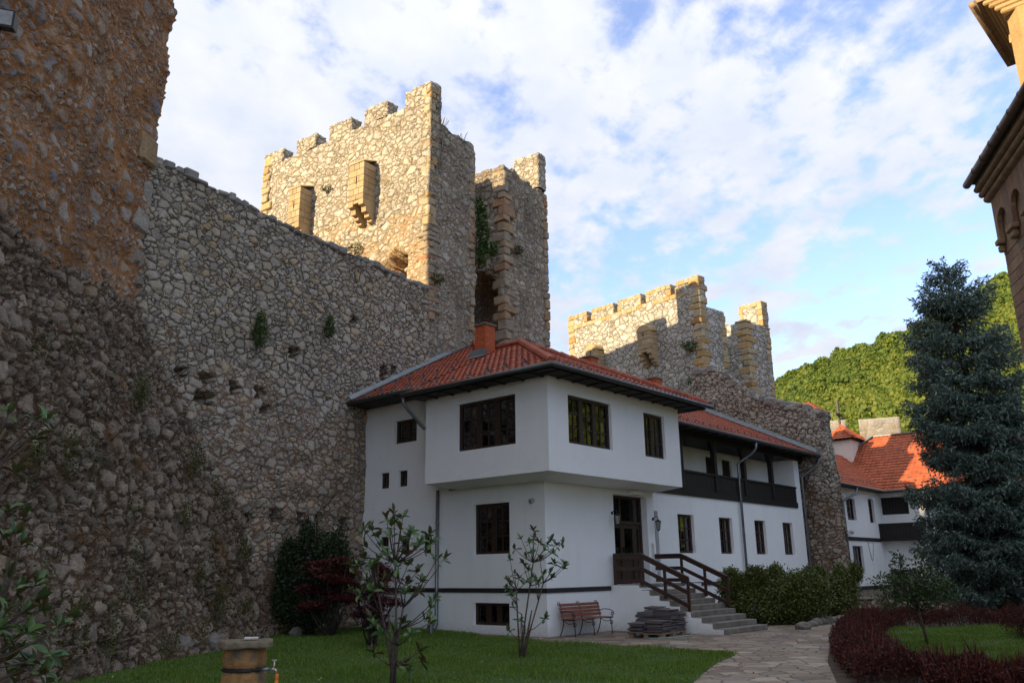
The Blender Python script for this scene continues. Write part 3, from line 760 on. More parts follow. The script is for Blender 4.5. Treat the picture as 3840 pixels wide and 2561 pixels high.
def window(par, pm, h, cols, rows, groups=1, dep=.15, fw=.08, mat='wood', curtain=0, name='window', pink=0, open_sash=False):
    a0, a1, z0, z1 = h[:4]; q = MB(); t = .07
    for p in ((a0, a1, z0, z0 + fw), (a0, a1, z1 - fw, z1), (a0, a0 + fw, z0 + fw, z1 - fw), (a1 - fw, a1, z0 + fw, z1 - fw)): pbox(q, pm, *p, dep - .05, dep + .03)
    iw = a1 - a0 - 2 * fw; per = cols // groups
    for g in range(1, groups):
        c = a0 + fw + iw * g / groups; pbox(q, pm, c - .085, c + .085, z0 + fw, z1 - fw, dep - .045, dep + .03)
    mw = .021
    for k in range(1, cols):
        if k % per == 0 and groups > 1: continue
        c = a0 + fw + iw * k / cols; pbox(q, pm, c - mw, c + mw, z0 + fw, z1 - fw, dep - .02, dep + .02)
    for k in range(1, rows):
        c = z0 + fw + (z1 - z0 - 2 * fw) * k / rows; pbox(q, pm, a0 + fw, a1 - fw, c - mw, c + mw, dep - .018, dep + .018)
    o = q.build(name, M[mat], par)
    q = MB(); e = .003
    q.face([pm(a0 + e, z0 + e, dep + .004), pm(a1 - e, z0 + e, dep + .004), pm(a1 - e, z1 - e, dep + .004), pm(a0 + e, z1 - e, dep + .004)])
    q.build('pane', M['glass'], o)
    if curtain:
        q = MB()
        for c0, c1 in ((a0 + .10, a0 + .10 + iw * .2), (a1 - .12 - iw * .28, a1 - .10)):
            n = 8
            for k in range(n):
                u0 = c0 + (c1 - c0) * k / n; u1 = c0 + (c1 - c0) * (k + 1) / n; d0, d1 = dep + .07 + .03 * (k % 2), dep + .07 + .03 * ((k + 1) % 2)
                q.face([pm(u0, z0 + .05, d0), pm(u1, z0 + .05, d1), pm(u1, z1 - .05, d1), pm(u0, z1 - .05, d0)])
        q.build('curtain', M['curtain'], o)
    if pink:
        q = MB()
        for c in (.28, .42, .58, .66):
            pbox(q, pm, a0 + iw * c, a0 + iw * c + .09, z0 + .35, z0 + .35 + random.uniform(.3, .5), dep + .2, dep + .24)
        q.build('pink_flowers', M['pinkcurt'], o)
    return o
def tiled(par, name, poly, mat, row=.31, per=.235, up=None):
    """interlocking tiles as real relief; poly[0] -> poly[1] is the eave"""
    P = [Vector(tuple(map(float, p))) for p in poly]
    a = (P[1] - P[0]).normalized(); n = None
    for p in P[2:]:
        n = a.cross(p - P[0])
        if n.length > .1: break
    n.normalize()
    if n.z < 0: n = -n
    b = n.cross(a).normalized()
    if b.z < 0: b = -b
    uv = [((p - P[0]).dot(a), (p - P[0]).dot(b)) for p in P]
    u0, u1 = min(p[0] for p in uv), max(p[0] for p in uv); v1 = max(p[1] for p in uv)
    us = np.arange(u0 - .05, u1 + .05 + per / 6, per / 6); vs = []; hs = []
    for k in range(int(v1 / row) + 1):
        vs += [k * row - .02, k * row + .88 * row]; hs += [.058, .012]
    vs = np.array(vs); hs = np.array(hs)
    U, Vv = np.meshgrid(us, vs); H = hs[:, None] + .020 * np.cos(U * 2 * math.pi / per) + .006 * np.sin(np.floor(U / per) * 12.9 + Vv * 7)
    A, B, Nn = np.array(a), np.array(b), np.array(n); p0 = np.array(P[0])
    V3 = p0 + U[..., None] * A + Vv[..., None] * B + H[..., None] * Nn
    nu, nv = len(us), len(vs); i = np.arange((nv - 1) * nu).reshape(nv - 1, nu)[:, :-1].ravel()
    me = np_mesh(name, V3.reshape(-1, 3), np.stack([i, i + 1, i + nu + 1, i + nu], 1))
    bm = bmesh.new(); bm.from_mesh(me)
    ctr = sum((Vector(p) for p in P), Vector()) / len(P)
    for p, q in zip(P, P[1:] + P[:1]):
        e = (q - p)
        if e.length < 1e-4: continue
        no = e.cross(n).normalized()
        if no.dot(ctr - p) > 0: no = -no
        bmesh.ops.bisect_plane(bm, geom=bm.verts[:] + bm.edges[:] + bm.faces[:], plane_co=p + no * (.06 if p is P[0] else 0.), plane_no=no, clear_outer=True)
    bm.normal_update()
    for f in bm.faces: f.smooth = False
    # thickness below the eave
    bm.to_mesh(me); bm.free()
    o = link(name, me, mat, par)
    q = MB(); q.face([p - n * .03 for p in P]); q.build('underlay', M['soffit'], o)
    return o, (P[0], a, b, n)
def ridge(par, pts, mat, r=.115):
    q = MB()
    for p, e in zip(pts, pts[1:]):
        p, e = Vector(tuple(map(float, p))), Vector(tuple(map(float, e))); L = (e - p).length; k = max(1, int(L / .36)); d = (e - p) / k
        for i in range(k):
            s = p + d * i; q.tube([s + Vector((0, 0, .02)), s + d * 1.08 + Vector((0, 0, .045))], [r * .92, r * 1.08], 8)
    return q.build('ridge_tiles', mat, par, smooth=False)
GUARD = []
def guards(par, fr, rows, u0, u1, step=.72):
    p0, a, b, n = fr
    for k, v in enumerate(rows):
        u = u0 + (step / 2 if k % 2 else 0)
        while u < u1:
            if not GUARD:
                q = MB(); q.box(-.022, .022, -.20, .03, .05, .072); q.box(-.03, .03, -.01, .014, .05, .125)
                o = q.build('snow_guard', M['steel'], par); GUARD.append(o)
            else:
                o = GUARD[0].copy(); COL.objects.link(o); o.parent = par
            o.matrix_local = Matrix.Translation(p0 + a * u + b * v) @ Matrix((a, b, n)).transposed().to_4x4()
            u += step
def chimney(par, x, y, z0, z1, w=.58):
    q = MB(); q.box(x - w / 2, x + w / 2, y - w / 2, y + w / 2, z0, z1)
    o = q.build('chimney', M['brick'], par)
    q = MB(); q.box(x - w / 2 - .05, x + w / 2 + .05, y - w / 2 - .05, y + w / 2 + .05, z1 + .001, z1 + .07, .015); q.build('chimney_cap', M['capstone'], o)
    return o
def downpipe(par, pts, r=.05, name='downpipe'):
    o = MB().tube(pts, r, 10).build(name, M['steel'], par, smooth=True)
    P = [Vector(p) for p in pts]
    q = MB()
    for p, e in zip(P, P[1:]):
        if abs(p.z - e.z) > 2.5:
            for k in range(1, 4):
                c = p.lerp(e, k / 4); q.lathe([(r + .012, -.02), (r + .012, .02)], c, 10)
    if len(q.bm.verts): q.build('pipe_clip', M['steel'], o)
    else: q.bm.free()
    return o
def gutter(par, pts):
    return MB().tube(pts, .075, 8).build('gutter', M['gutter'], par, smooth=True)

# ------------------------------------------------------------------ the white house
H = thing('guest_house', 'long white stucco house with red tiled roof, overhanging upper room and dark timber gallery wing', 'house', HO, HROT)
fx, fy, oy, ox, wy = pmap('x', 0), pmap('y', 0), pmap('y', -1), pmap('x', -1), pmap('y', 1.0)
wL = (1.326, 2.757, 2.22, 3.67); wB = (1.366, 2.77, .243, .855)
small = [(5.36, 6.46, 5.90, 6.67), (6.69, 7.15, 4.46, 4.98), (5.78, 6.22, 4.46, 4.98), (3.95, 4.40, 4.42, 4.98), (6.63, 7.08, 2.30, 2.88), (5.62, 6.08, 2.30, 2.88), (4.6, 5.0, 2.30, 2.88)]
door = (3.37, 5.27, 1.30, 4.0, .34)
q = MB()
panel(q, fx, 0, 8.3, -.4, 4.17, [wL, wB] + [h for h in small if h[3] < 3])
# above 4.17 beside the overhang
hi = [h for h in small if h[3] > 3]
panel(q, fx, 3.84, 8.3, 4.17, 7.34, hi)
panel(q, fy, 0, 5.69, -.4, 4.17, [door])
q.face([(5.69, 0, -.4), (5.69, 1.0, -.4), (5.69, 1.0, 4.3), (5.69, 0, 4.3)])
q.build('lower_wall', M['white'], H)
q = MB()
uL = (.175, 2.475, 5.144, 6.557); uR1 = (-.1, 2.016, 5.13, 6.5); uR2 = (3.789, 5.021, 5.12, 6.505)
panel(q, ox, -1, 3.84, 4.3, 7.0, [uL]); panel(q, oy, -1, 5.92, 4.3, 7.0, [uR1, uR2])
q.face([(-1, 3.84, 4.3), (0, 3.84, 4.3), (0, 3.84, 7.3), (-1, 3.84, 7.0)]); q.face([(5.92, -1, 4.3), (5.92, 1.2, 4.3), (5.92, 1.2, 7.0), (5.92, -1, 7.0)])
a, b2 = 4.3, 4.165
o4 = [(-1, -1, a), (5.92, -1, a), (5.92, 1.2, a), (-1, 3.84, a)]
i4 = [(-.5, -.5, b2), (5.42, -.5, b2), (5.42, 1.02, b2), (-.5, 3.4, b2)]
q.face([o4[0], o4[1], i4[1], i4[0]]); q.face([o4[1], o4[2], i4[2], i4[1]]); q.face([o4[0], i4[0], i4[3], o4[3]]); q.face([o4[3], i4[3], (0, 3.4, b2), (0, 3.84, a)])
q.face([i4[0], i4[1], i4[2], (0.02, 1.02, b2), (.02, 3.4, b2), i4[3]])
q.build('overhanging_room', M['white'], H, recalc=False)
window(H, ox, uL, 6, 3, 3, .15); window(H, oy, uR1, 6, 3, 3, .15); window(H, oy, uR2, 4, 3, 2, .15)
window(H, fx, wL, 4, 3, 2); window(H, fx, wB, 3, 1, 3)
window(H, fx, small[0], 2, 2, 2)
for h in small[1:]: window(H, fx, h, 1, 1, 1)
# dark plinth band
q = MB(); q.box(-.025, -.003, -.02, 8.2, 1.14, 1.265); q.box(-.025, 3.04, -.025, -.003, 1.14, 1.265); q.build('band', M['band'], H)
# wing
WW = [(8.9, 10.07), (12.05, 13.15), (15.15, 16.2), (17.93, 18.99)]
wins = [(x0, x1, 2.29, 3.68, .2) for x0, x1 in WW]
wdoor = (6.95, 7.55, 1.30, 3.72, .3)
q = MB(); panel(q, wy, 5.69, 20.3, -1, 4.45, wins + [wdoor])
q.face([(20.3, 1, -1), (20.3, 6, -1), (20.3, 6, 6.8), (20.3, 1, 6.8)])
q.box(19.75, 20.3, 1.003, 1.35, 4.453, 6.78); q.box(19.75, 19.95, 1.352, 3.0, 4.453, 6.78)
q.build('wing_wall', M['white'], H)
q = MB(); pb = pmap('y', 2.3)
gd = [(6.6, 8.5, 4.55, 6.55), (10.5, 11.9, 4.55, 6.45), (13.75, 14.6, 4.55, 6.35), (15.2, 16.1, 4.55, 6.35)]
panel(q, pb, 5.92, 19.75, 4.45, 6.9, gd, .2)
q.build('gallery_wall', M['white'], H)
q = MB(); q.box(5.93, 19.7, 1.02, 2.29, 4.46, 4.50); q.build('gallery_floor', M['blackwood'], H)
q = MB(); q.box(5.93, 19.7, 1.12, 2.29, 6.62, 6.66); q.build('gallery_ceiling', M['blackwood'], H)
for k, h in enumerate(gd):
    q = MB(); pbox(q, pb, h[0] + .005, h[1] - .005, h[2], h[3] - .005, .1, .15); 
    for s in (0, 1):
        c0 = h[0] + .12 + s * (h[1] - h[0]) / 2; pbox(q, pb, c0, c0 + (h[1] - h[0]) / 2 - .22, h[2] + .1, h[2] + .7, .08, .098); pbox(q, pb, c0, c0 + (h[1] - h[0]) / 2 - .22, h[2] + .8, h[3] - .12, .08, .098)
    q.build('gallery_door', M['blackwood'], H)
for h in wins: window(H, wy, h, 3, 3, 1, .17, .08, 'woodrail', curtain=1, pink=1)
q = MB(); pbox(q, wy, wdoor[0] + .005, wdoor[0] + .27, 1.302, 3.715, .2, .26); pbox(q, wy, wdoor[0] + .275, wdoor[1] - .005, 1.302, 3.715, .24, .27); q.build('side_door', M['wood'], H)
q = MB(); q.box(5.72, 20.28, .97, .997, 1.14, 1.265); q.build('band', M['band'], H)
# gallery balustrade: boards between posts
posts = [(9.35), (12.0), (14.55), (17.2)]
q = MB(); q.box(5.93, 19.72, .94, 1.08, 4.38, 4.62); q.box(5.93, 19.72, .93, 1.06, 5.26, 5.34); q.build('gallery_beam', M['blackwood'], H)
q = MB(); x = 5.95
while x < 19.7:
    w = .19; q.box(x, min(x + w - .012, 19.72), .975 + random.uniform(0, .008), 1.01, 4.622, 5.258); x += w
q.build('balustrade', M['blackwood'], H)
for x in posts:
    q = MB(); q.box(x - .09, x + .09, .90, 1.10, 4.63, 6.72, .012); q.hexa([(x - .09, .92, 6.2), (x + .09, .92, 6.2), (x + .09, 1.08, 6.2), (x - .09, 1.08, 6.2), (x - .4, .92, 6.7), (x + .4, .92, 6.7), (x + .4, 1.08, 6.7), (x - .4, 1.08, 6.7)])
    q.build('gallery_post', M['blackwood'], H)
q = MB(); q.box(5.93, 20.6, .88, 1.1, 6.60, 6.80); q.build('eave_beam', M['blackwood'], H)
# main door: two leaves and a glazed transom
q = MB(); D0 = .28
a0, a1, z0, z1 = door[:4]
for p in ((a0, a0 + .09, z0, z1), (a1 - .09, a1, z0, z1), (a0 + .09, a1 - .09, z1 - .08, z1), (a0 + .09, a1 - .09, 3.12, 3.22)): pbox(q, fy, *p, D0 - .06, D0 + .05)
for c in (a0 + .72, a1 - .42): pbox(q, fy, c - .035, c + .035, 3.22, z1 - .08, D0 - .04, D0 + .03)
fr = q.build('entrance_door', M['wood'], H)
for l0, l1 in ((a0 + .095, a0 + .80), (a0 + .80 + .004, a1 - .42), (a1 - .416, a1 - .095)):
    q = MB()
    for p in ((l0, l0 + .1, z0 + .02, 3.115), (l1 - .1, l1, z0 + .02, 3.115), (l0 + .1, l1 - .1, 3.0, 3.115), (l0 + .1, l1 - .1, z0 + .02, z0 + .14), (l0 + .1, l1 - .1, 2.12, 2.2), (l0 + .1, l1 - .1, z0 + .72, z0 + .82)): pbox(q, fy, *p, D0 - .03, D0 + .03)
    pbox(q, fy, l0 + .1, l1 - .1, z0 + .14, z0 + .72, D0, D0 + .02)
    q.build('door_leaf', M['wood'], fr)
q = MB(); q.face([fy(a0 + .02, z0 + .8, D0 + .006), fy(a1 - .02, z0 + .8, D0 + .006), fy(a1 - .02, z1 - .02, D0 + .006), fy(a0 + .02, z1 - .02, D0 + .006)]); q.build('pane', M['glass'], fr)
q = MB(); pbox(q, fy, a0 + .79, a0 + .81, 2.22, 2.42, D0 - .09, D0 - .035); q.build('door_handle', M['iron'], fr)
q = MB(); pbox(q, fy, 4.2, 4.75, 4.03, 4.15, -.22, -.003); q.build('vent_box', M['white'], H)
q = MB(); pbox(q, fy, 5.44, 5.56, 2.15, 2.55, -.02, -.002); q.build('notice_plate', M['soap'], H)
q = MB(); q.box(.9, .95, .9, 8.2, -.3, 4.1); q.box(.952, 5.6, .9, .95, -.3, 4.1); q.box(.35, .4, .35, 8.2, 4.32, 6.88); q.box(.402, 5.85, .35, .4, 4.32, 6.88); q.box(5.75, 20.2, 2.0, 2.05, -.8, 4.38)  # near-black sheets added so the rooms look unlit behind the glass
q.build('dark_backing', M['dark'], H)
# roof
RZ = lambda s: 7.02 + .507 * (s + 1.65); WZ = lambda t_: 6.87 + .488 * (t_ - .2)
rf = MB()
rf.box(-1.6, 6.78, -1.6, 4.08, 6.90, 6.955); rf.box(-.88, .02, 4.082, 7.9, 7.28, 7.33); rf.box(6.782, 20.72, .25, 3.1, 6.80, 6.85)
roof = rf.build('roof', M['soffit'], H)
def rafters(k, e, st, f):
    while k < e: MB().box(*f(k)).build('rafter', M['blackwood'], roof); k += st
rafters(-1.3, 6.6, .7, lambda k: (k, k + .1, -1.58, -1.003, 6.865, 6.897)); rafters(-.9, 4., .7, lambda k: (-1.58, -1.003, k, k + .1, 6.865, 6.897)); rafters(7.1, 20.5, .8, lambda k: (k, k + .1, .27, .9, 6.76, 6.797))
Lp = [(-1.68, -1.68, RZ(-1.68)), (-1.68, 4.12, RZ(-1.68)), (-.92, 4.12, RZ(-.92)), (-.92, 7.83, RZ(-.92)), (6.43, 8.99, RZ(6.43)), (3.05, 5.35, RZ(3.05)), (3.05, 3.4, RZ(3.05))]
# the plane is cut in two convex pieces: the part over the overhang and the part over the set-back wall
oL, frL = tiled(roof, 'roof_tiles', [Lp[0], Lp[1], (3.05, 4.12, RZ(3.05)), (3.05, 3.4, RZ(3.05))], M['tile'])
oL2, frL2 = tiled(roof, 'roof_tiles', [(-.92, 4.12, RZ(-.92)), Lp[3], (3.05, 8.457, RZ(3.05)), (3.05, 4.12, RZ(3.05))], M['tile'])
tiled(roof, 'roof_tiles', [(3.05, 5.35, RZ(3.05)), (3.05, 8.457, RZ(3.05)), Lp[4]], M['tile'])
oR, frR = tiled(roof, 'roof_tiles', [(-1.68, -1.68, 7.02), (6.86, -1.68, 7.02), (3.05, 3.4, RZ(3.05))], M['tile'])
oE, frE = tiled(roof, 'roof_tiles', [(6.86, -1.68, 7.02), (6.86, .5, 7.02), (3.05, 5.35, RZ(3.05)), (3.05, 3.4, RZ(3.05))], M['tile'])
oW, frW = tiled(roof, 'roof_tiles', [(7.12, .17, WZ(.17)), (20.72, .17, WZ(.17)), (20.72, 6.5, WZ(6.5)), (12.2, 9.0, WZ(9.0)), (6.43, 8.99, WZ(8.99)), (3.05, 5.35, WZ(5.35))], M['tile'])
ridge(roof, [(-1.62, -1.62, 7.09), (3.05, 3.4, 9.46), (3.05, 5.35, 9.46), (6.43, 8.95, 11.2)], M['tile']); ridge(roof, [(6.8, -1.62, 7.09), (3.05, 3.4, 9.46)], M['tile'])
guards(roof, frL, [.55, .95], .5, 5.6); guards(roof, frL, [2.6], 2.2, 5.4); guards(roof, frL2, [.4, .75], .2, 3.4); guards(roof, frL2, [1.9, 2.25], .3, 4.0); guards(roof, frL2, [3.6], .2, 4.6)
guards(roof, frR, [.5, .85], .9, 7.8, .5)
guards(roof, frW, [.6, 1.1], .6, 13.6, .6)
# zinc flashings against the stone walls
q = MB()
for u, v, w in (((-.95, 7.80), (6.5, 9.02), .30),):
    n = 14
    for k in range(n):
        f0, f1 = k / n, (k + 1) / n; p = [(u[0] + (v[0] - u[0]) * f, u[1] + (v[1] - u[1]) * f) for f in (f0, f1)]
        z = [RZ(p[0][0]) + .09, RZ(p[1][0]) + .09]; dn = (.16 * -.95, -.95 * .28)
        q.face([(p[0][0], p[0][1] + .02, z[0] + .16), (p[1][0], p[1][1] + .02, z[1] + .16), (p[1][0], p[1][1] - .10, z[1] + .02), (p[0][0], p[0][1] - .10, z[0] + .02)])
        q.face([(p[0][0], p[0][1] - .10, z[0] + .02), (p[1][0], p[1][1] - .10, z[1] + .02), (p[1][0] + .02, p[1][1] - .28, z[1] + .01), (p[0][0] + .02, p[0][1] - .28, z[0] + .01)])
q.build('flashing', M['flash'], roof); q = MB()
q.face([(20.74, .1, WZ(.1) + .30), (20.74, 7, WZ(7) + .30), (20.52, 7, WZ(7) + .10), (20.52, .1, WZ(.1) + .10)])
q.box(20.5, 20.76, .06, .12, WZ(.1) - .02, WZ(.1) + .3)
q.build('flashing', M['flash'], roof)
q = MB(); q.box(1.85, 3.2, 3.98, 4.9, 8.95, 9.0); cf = None; q.bm.free()
chimney(roof, 2.45, 4.55, 8.6, 10.15, .50); chimney(roof, 5.5, 5.3, 8.0, 10.3, .55); chimney(roof, 9.0, 4.75, 8.6, 10.2, .52); chimney(roof, 14.0, 4.75, 8.6, 10.12, .52)
q = MB(); q.face([(1.9, 4.2, RZ(1.9) + .10), (1.9, 5.0, RZ(1.9) + .10), (2.2, 5.0, RZ(2.2) + .11), (2.2, 4.2, RZ(2.2) + .11)]); q.face([(2.14, 4.2, RZ(2.14) + .10), (2.14, 5., RZ(2.14) + .10), (2.138, 5., RZ(2.14) + .34), (2.138, 4.2, RZ(2.14) + .34)]); q.build('chimney_flashing', M['flash'], roof)
gz = 6.98
gutter(roof, [(-1.75, 4.2, gz), (-1.75, -1.75, gz), (6.95, -1.75, gz)]); gutter(roof, [(-1.0, 4.05, 7.34), (-1.0, 7.8, 7.34)]); gutter(roof, [(6.9, .10, 6.83), (20.85, .10, 6.80)])
downpipe(H, [(-1.72, 4.12, 6.95), (-1.70, 4.12, 6.75), (-1.5, 4.1, 6.55), (-1.04, 3.92, 6.05), (-.98, 3.9, 6.0)], .055)
downpipe(H, [(-.09, 4.24, 4.2), (-.09, 4.24, .25), (-.14, 4.24, .14), (-.26, 4.24, .1)], .055)
downpipe(H, [(14.1, .12, 6.78), (14.1, .14, 6.5), (14.05, .3, 6.3), (13.9, .82, 5.98), (13.85, .88, 5.9), (13.85, .88, .2)], .055)
downpipe(H, [(20.72, .14, 6.78), (20.72, .16, 6.5), (20.66, .3, 6.3), (20.4, .84, 5.9), (20.38, .9, 5.8), (20.38, .9, .0)], .055)
q = MB(); q.tube([(-.11, .43, 3.63), (-.002, .43, 3.67)], [.07, .055], 12); o = q.build('flood_lamp', M['lampglass'], H, smooth=True)

# ------------------------------------------------------------------ entrance stairs and rails
S = thing('entrance_stairs', 'concrete steps with white flank leading up to the glazed door between brown wooden rails', 'stairs', HO + HR * 4.4 - HL * 2., HROT)
cx, cy = 4.4, -2.0
def sl(p): return (p[0] - cx, p[1] - cy, p[2])
prof = [(-.004, -.3), (-.004, 1.285), (-1.0, 1.285)]
rise, run = 1.30 / 9, .325
for k in range(8): prof += [(-1.0 - run * k, 1.285 - rise * (k + 1)), (-1.0 - run * (k + 1), 1.285 - rise * (k + 1))]
prof += [(-1.0 - run * 8, -.3)]
q = MB(); q.prism(prof, lambda u, v: sl((3.05, u, v)), lambda u, v: sl((5.62, u, v))); q.build('flank_wall', M['white'], S)
for k in range(9):
    q = MB(); z = 1.30 - rise * k; y1 = -1.03 - run * (k - 1) if k else -.01; y0 = -1.03 - run * k
    if k == 0: q.box(*[v for v in (3.06 - cx, 5.7 - cx, y0 - cy, .98 - cy - 1.0)], z - .07, z, .012)
    else: q.box(3.12 - cx - .04, 5.7 - cx, y0 - cy, y1 - cy - .003, z - rise + .003, z, .012)
    q.build('step', M['concrete'], S)
q = MB(); q.box(5.70 - cx, 6.9 - cx, -.9 - cy, .95 - cy, -.3, 1.28); q.build('landing', M['white'], S)
def handrail(x, y0, ys, yb, name='handrail'):
    q = MB(); zt = lambda y: 2.17 if y > ys else 2.17 + (y - ys) * (1.3 / 9 / .325)
    for hh, w in ((0, .13), (-.36, .11), (-.72, .11)):
        q.bar(sl((x, y0, 2.17 + hh - .05)), sl((x, ys, 2.17 + hh - .05)), .04, w)
        q.bar(sl((x, ys, 2.17 + hh - .05)), sl((x, yb, zt(yb) + hh - .05)), .04, w)
    q.bar(sl((x, y0, 2.19)), sl((x, ys, 2.19)), .11, .035); q.bar(sl((x, ys, 2.19)), sl((x, yb, zt(yb) + .02)), .11, .035)
    o = q.build(name, M['woodrail'], S)
    for y in (y0 + .02, ys + .02, (ys + yb) / 2, yb + .03):
        q = MB(); q.box(x - .035 - cx + .05, x + .035 - cx + .05, y - .035 - cy, y + .035 - cy, zt(y) - .92, zt(y)); q.build('rail_post', M['woodrail'], o)
    return o
handrail(3.14, -.1, -1.03, -2.57); handrail(5.62, .3, -.95, -2.5)

# ------------------------------------------------------------------ wall lanterns
def lantern(p, rz, label, grp=None, s=1.):
    t0 = thing('wall_lantern', label, 'lantern', p, rz, grp)
    q = MB(); q.lathe([(.05, 0), (.05, .02)], (0, 0, 0), 10); me = q.build('back_plate', M['iron'], t0); me.rotation_euler = (R(90), 0, 0)
    q = MB(); q.tube([(0, -.02, 0), (0, -.07, .06), (0, -.14, .08), (0, -.20, .04), (0, -.20, -.02)], .012, 6); q.build('bracket', M['iron'], t0)
    q = MB(); q.lathe([(.02, -.02), (.10, -.08), (.105, -.1)], (0, -.2, 0), 6); q.lathe([(.05, -.36), (.055, -.34), (.02, -.39)], (0, -.2, 0), 6)
    for k in range(6):
        a = k * math.pi / 3; q.tube([(.088 * math.cos(a), -.2 + .088 * math.sin(a), -.1), (.05 * math.cos(a), -.2 + .05 * math.sin(a), -.345)], .007, 4)
    q.build('cage', M['iron'], t0)
    q = MB(); q.lathe([(.08, -.102), (.044, -.338)], (0, -.2, 0), 6); q.build('lamp_glass', M['lampglass'], t0)
    t0.scale = (s, s, s)
    return t0
lantern(HO + HR * 3.27 + HL * 0 + np.array([0, 0, 3.42]), HROT, 'black iron wall lantern on the white wall left of the entrance door', 'lanterns at the entrance')
lantern(HO + HR * 5.60 + np.array([0, 0, 3.32]), HROT, 'black iron wall lantern on the wall edge right of the entrance door', 'lanterns at the entrance')

# ------------------------------------------------------------------ bench
BC = HO + HR * 1.25 - HL * .42
bt = thing('garden_bench', 'park bench with varnished brown slats and curled black iron legs against the white wall', 'bench', BC, HROT)
def spiral(q, c, r0, turns, a0, sgn, rad=.011, n=20):
    pts = []
    for k in range(n + 1):
        f = k / n; a = a0 + sgn * f * turns * 2 * math.pi; r = r0 * (1 - .8 * f); pts.append((c[0], c[1] + r * math.cos(a), c[2] + r * math.sin(a)))
    q.tube(pts, rad, 5)
for sx in (-.86, 0, .86):
    q = MB(); x = sx
    q.tube([(x, .30, 0), (x, .22, .16), (x, .17, .33), (x, .17, .43)], .014, 6)              # rear leg
    q.tube([(x, -.22, 0), (x, -.215, .2), (x, -.20, .33), (x, -.16, .42)], .014, 6)           # front leg
    q.tube([(x, -.24, .43), (x, 0, .42), (x, .17, .43), (x, .22, .6), (x, .28, .84)], .015, 6)
    spiral(q, (x, .33, .84), .055, 1.1, math.pi, -1); spiral(q, (x, -.20, .30), .07, 1.3, .6, 1)
    q.tube([(x, .15, .40), (x, .0, .33), (x, -.13, .34)], .011, 5)
    q.lathe([(.03, 0), (.03, .012)], (x, -.22, 0), 8); q.lathe([(.03, 0), (.03, .012)], (x, .30, 0), 8)
    q.build('leg', M['iron'], bt, smooth=True)
    if sx:
        q = MB(); q.tube([(x * 1.06, .22, .62), (x * 1.06, .08, .66), (x * 1.06, -.12, .65), (x * 1.06, -.25, .60), (x * 1.06, -.27, .53)], .012, 5); spiral(q, (x * 1.06, -.21, .545), .06, 1.2, math.pi, 1); q.tube([(x * 1.06, -.24, .43), (x * 1.06, -.2, .49)], .011, 5)
        q.build('armrest', M['iron'], bt, smooth=True)
for k in range(5):
    q = MB(); y = -.24 + .095 * k; q.box(-.92, .92, y, y + .075, .437, .462, .006); q.build('seat_slat', M['bench'], bt)
for k in range(4):
    q = MB(); z = .50 + .092 * k; y = .185 + .024 * k; q.hexa([(-.92, y - .012, z), (.92, y - .012, z), (.92, y + .012, z), (-.92, y + .012, z), (-.92, y + .01, z + .072), (.92, y + .01, z + .072), (.92, y + .034, z + .072), (-.92, y + .034, z + .072)]); q.build('back_slat', M['bench'], bt)

# ------------------------------------------------------------------ pallet with slate slabs
pc = HO + HR * 1.85 - HL * 2.30; prz = HROT + R(8)
pt = thing('pallet', 'pale wooden pallet under the stacked slate slabs', 'pallet', pc, prz)
for y in (-.42, 0, .42):
    q = MB()
    for x in (-.68, 0, .68): q.box(x - .09, x + .09, y - .06, y + .06, .022, .10)
    q.box(-.8, .8, y - .06, y + .06, 0, .02); q.build('pallet_bearer', M['pallet'], pt)
for k in range(7):
    q = MB(); x = -.8 + k * .24; q.box(x, x + .16, -.5, .5, .102, .124); q.build('pallet_board', M['pallet'], pt)
cosr, sinr = math.cos(prz), math.sin(prz)
lay = 0
for layer in range(17):
    z = .126 + layer * .036
    for ix, x0 in enumerate((-.52, .02, .55)):
        for iy, y0 in enumerate((-.24, .26)):
            mx = (9, 16, 14)[ix] if iy == 0 else (8, 14, 17)[ix]
            if layer >= mx: continue
            if iy == 1 and ix == 0 and layer > 6: continue
            q = MB(); w, d = random.uniform(.24, .30), random.uniform(.22, .27)
            q.box(-w, w, -d, d, 0, random.uniform(.026, .033), .004, .006)
            o = q.build('slate_slab', M['slate'])
            x = x0 + random.uniform(-.05, .05); y = y0 + random.uniform(-.04, .04)
            o.location = (pc[0] + x * cosr - y * sinr, pc[1] + x * sinr + y * cosr, z); o.rotation_euler = (random.uniform(-.012, .012), random.uniform(-.012, .012), prz + random.uniform(-.07, .07))
            tag(o, 'purple grey slate slab in the stack on the pallet by the steps', 'slab', 'slate slabs stacked on the pallet')
o = MB().tube([(pc + HR * x - HL * y + np.array([0, 0, .02])) for x, y in ((-1.0, .30), (-.7, .62), (-.2, .72), (.5, .70), (.95, .5), (.98, .1))], .016, 6).build('garden_hose', M['ghose'], smooth=True)
tag(o, 'pale green hose lying on the paving round the pallet', 'hose')
# short pipe stubs along the plinth
for p, lab in ((gnd(1104, 1452), 'short grey pipe stub in the paving below the basement window'), (gnd(1211, 1456), 'short grey pipe stub beside the small magnolia trunk'), (HO + HL * 3.6 - HR * .9, 'short grey pipe stub near the left downpipe')):
    q = MB(); q.lathe([(.075, 0), (.075, .27), (.08, .275), (.08, .29), (.055, .3)], (0, 0, 0), 14); o = q.build('pipe_stub', M['steel'], smooth=False); o.location = (float(p[0]), float(p[1]), 0); tag(o, lab, 'pipe', 'pipe stubs along the house')
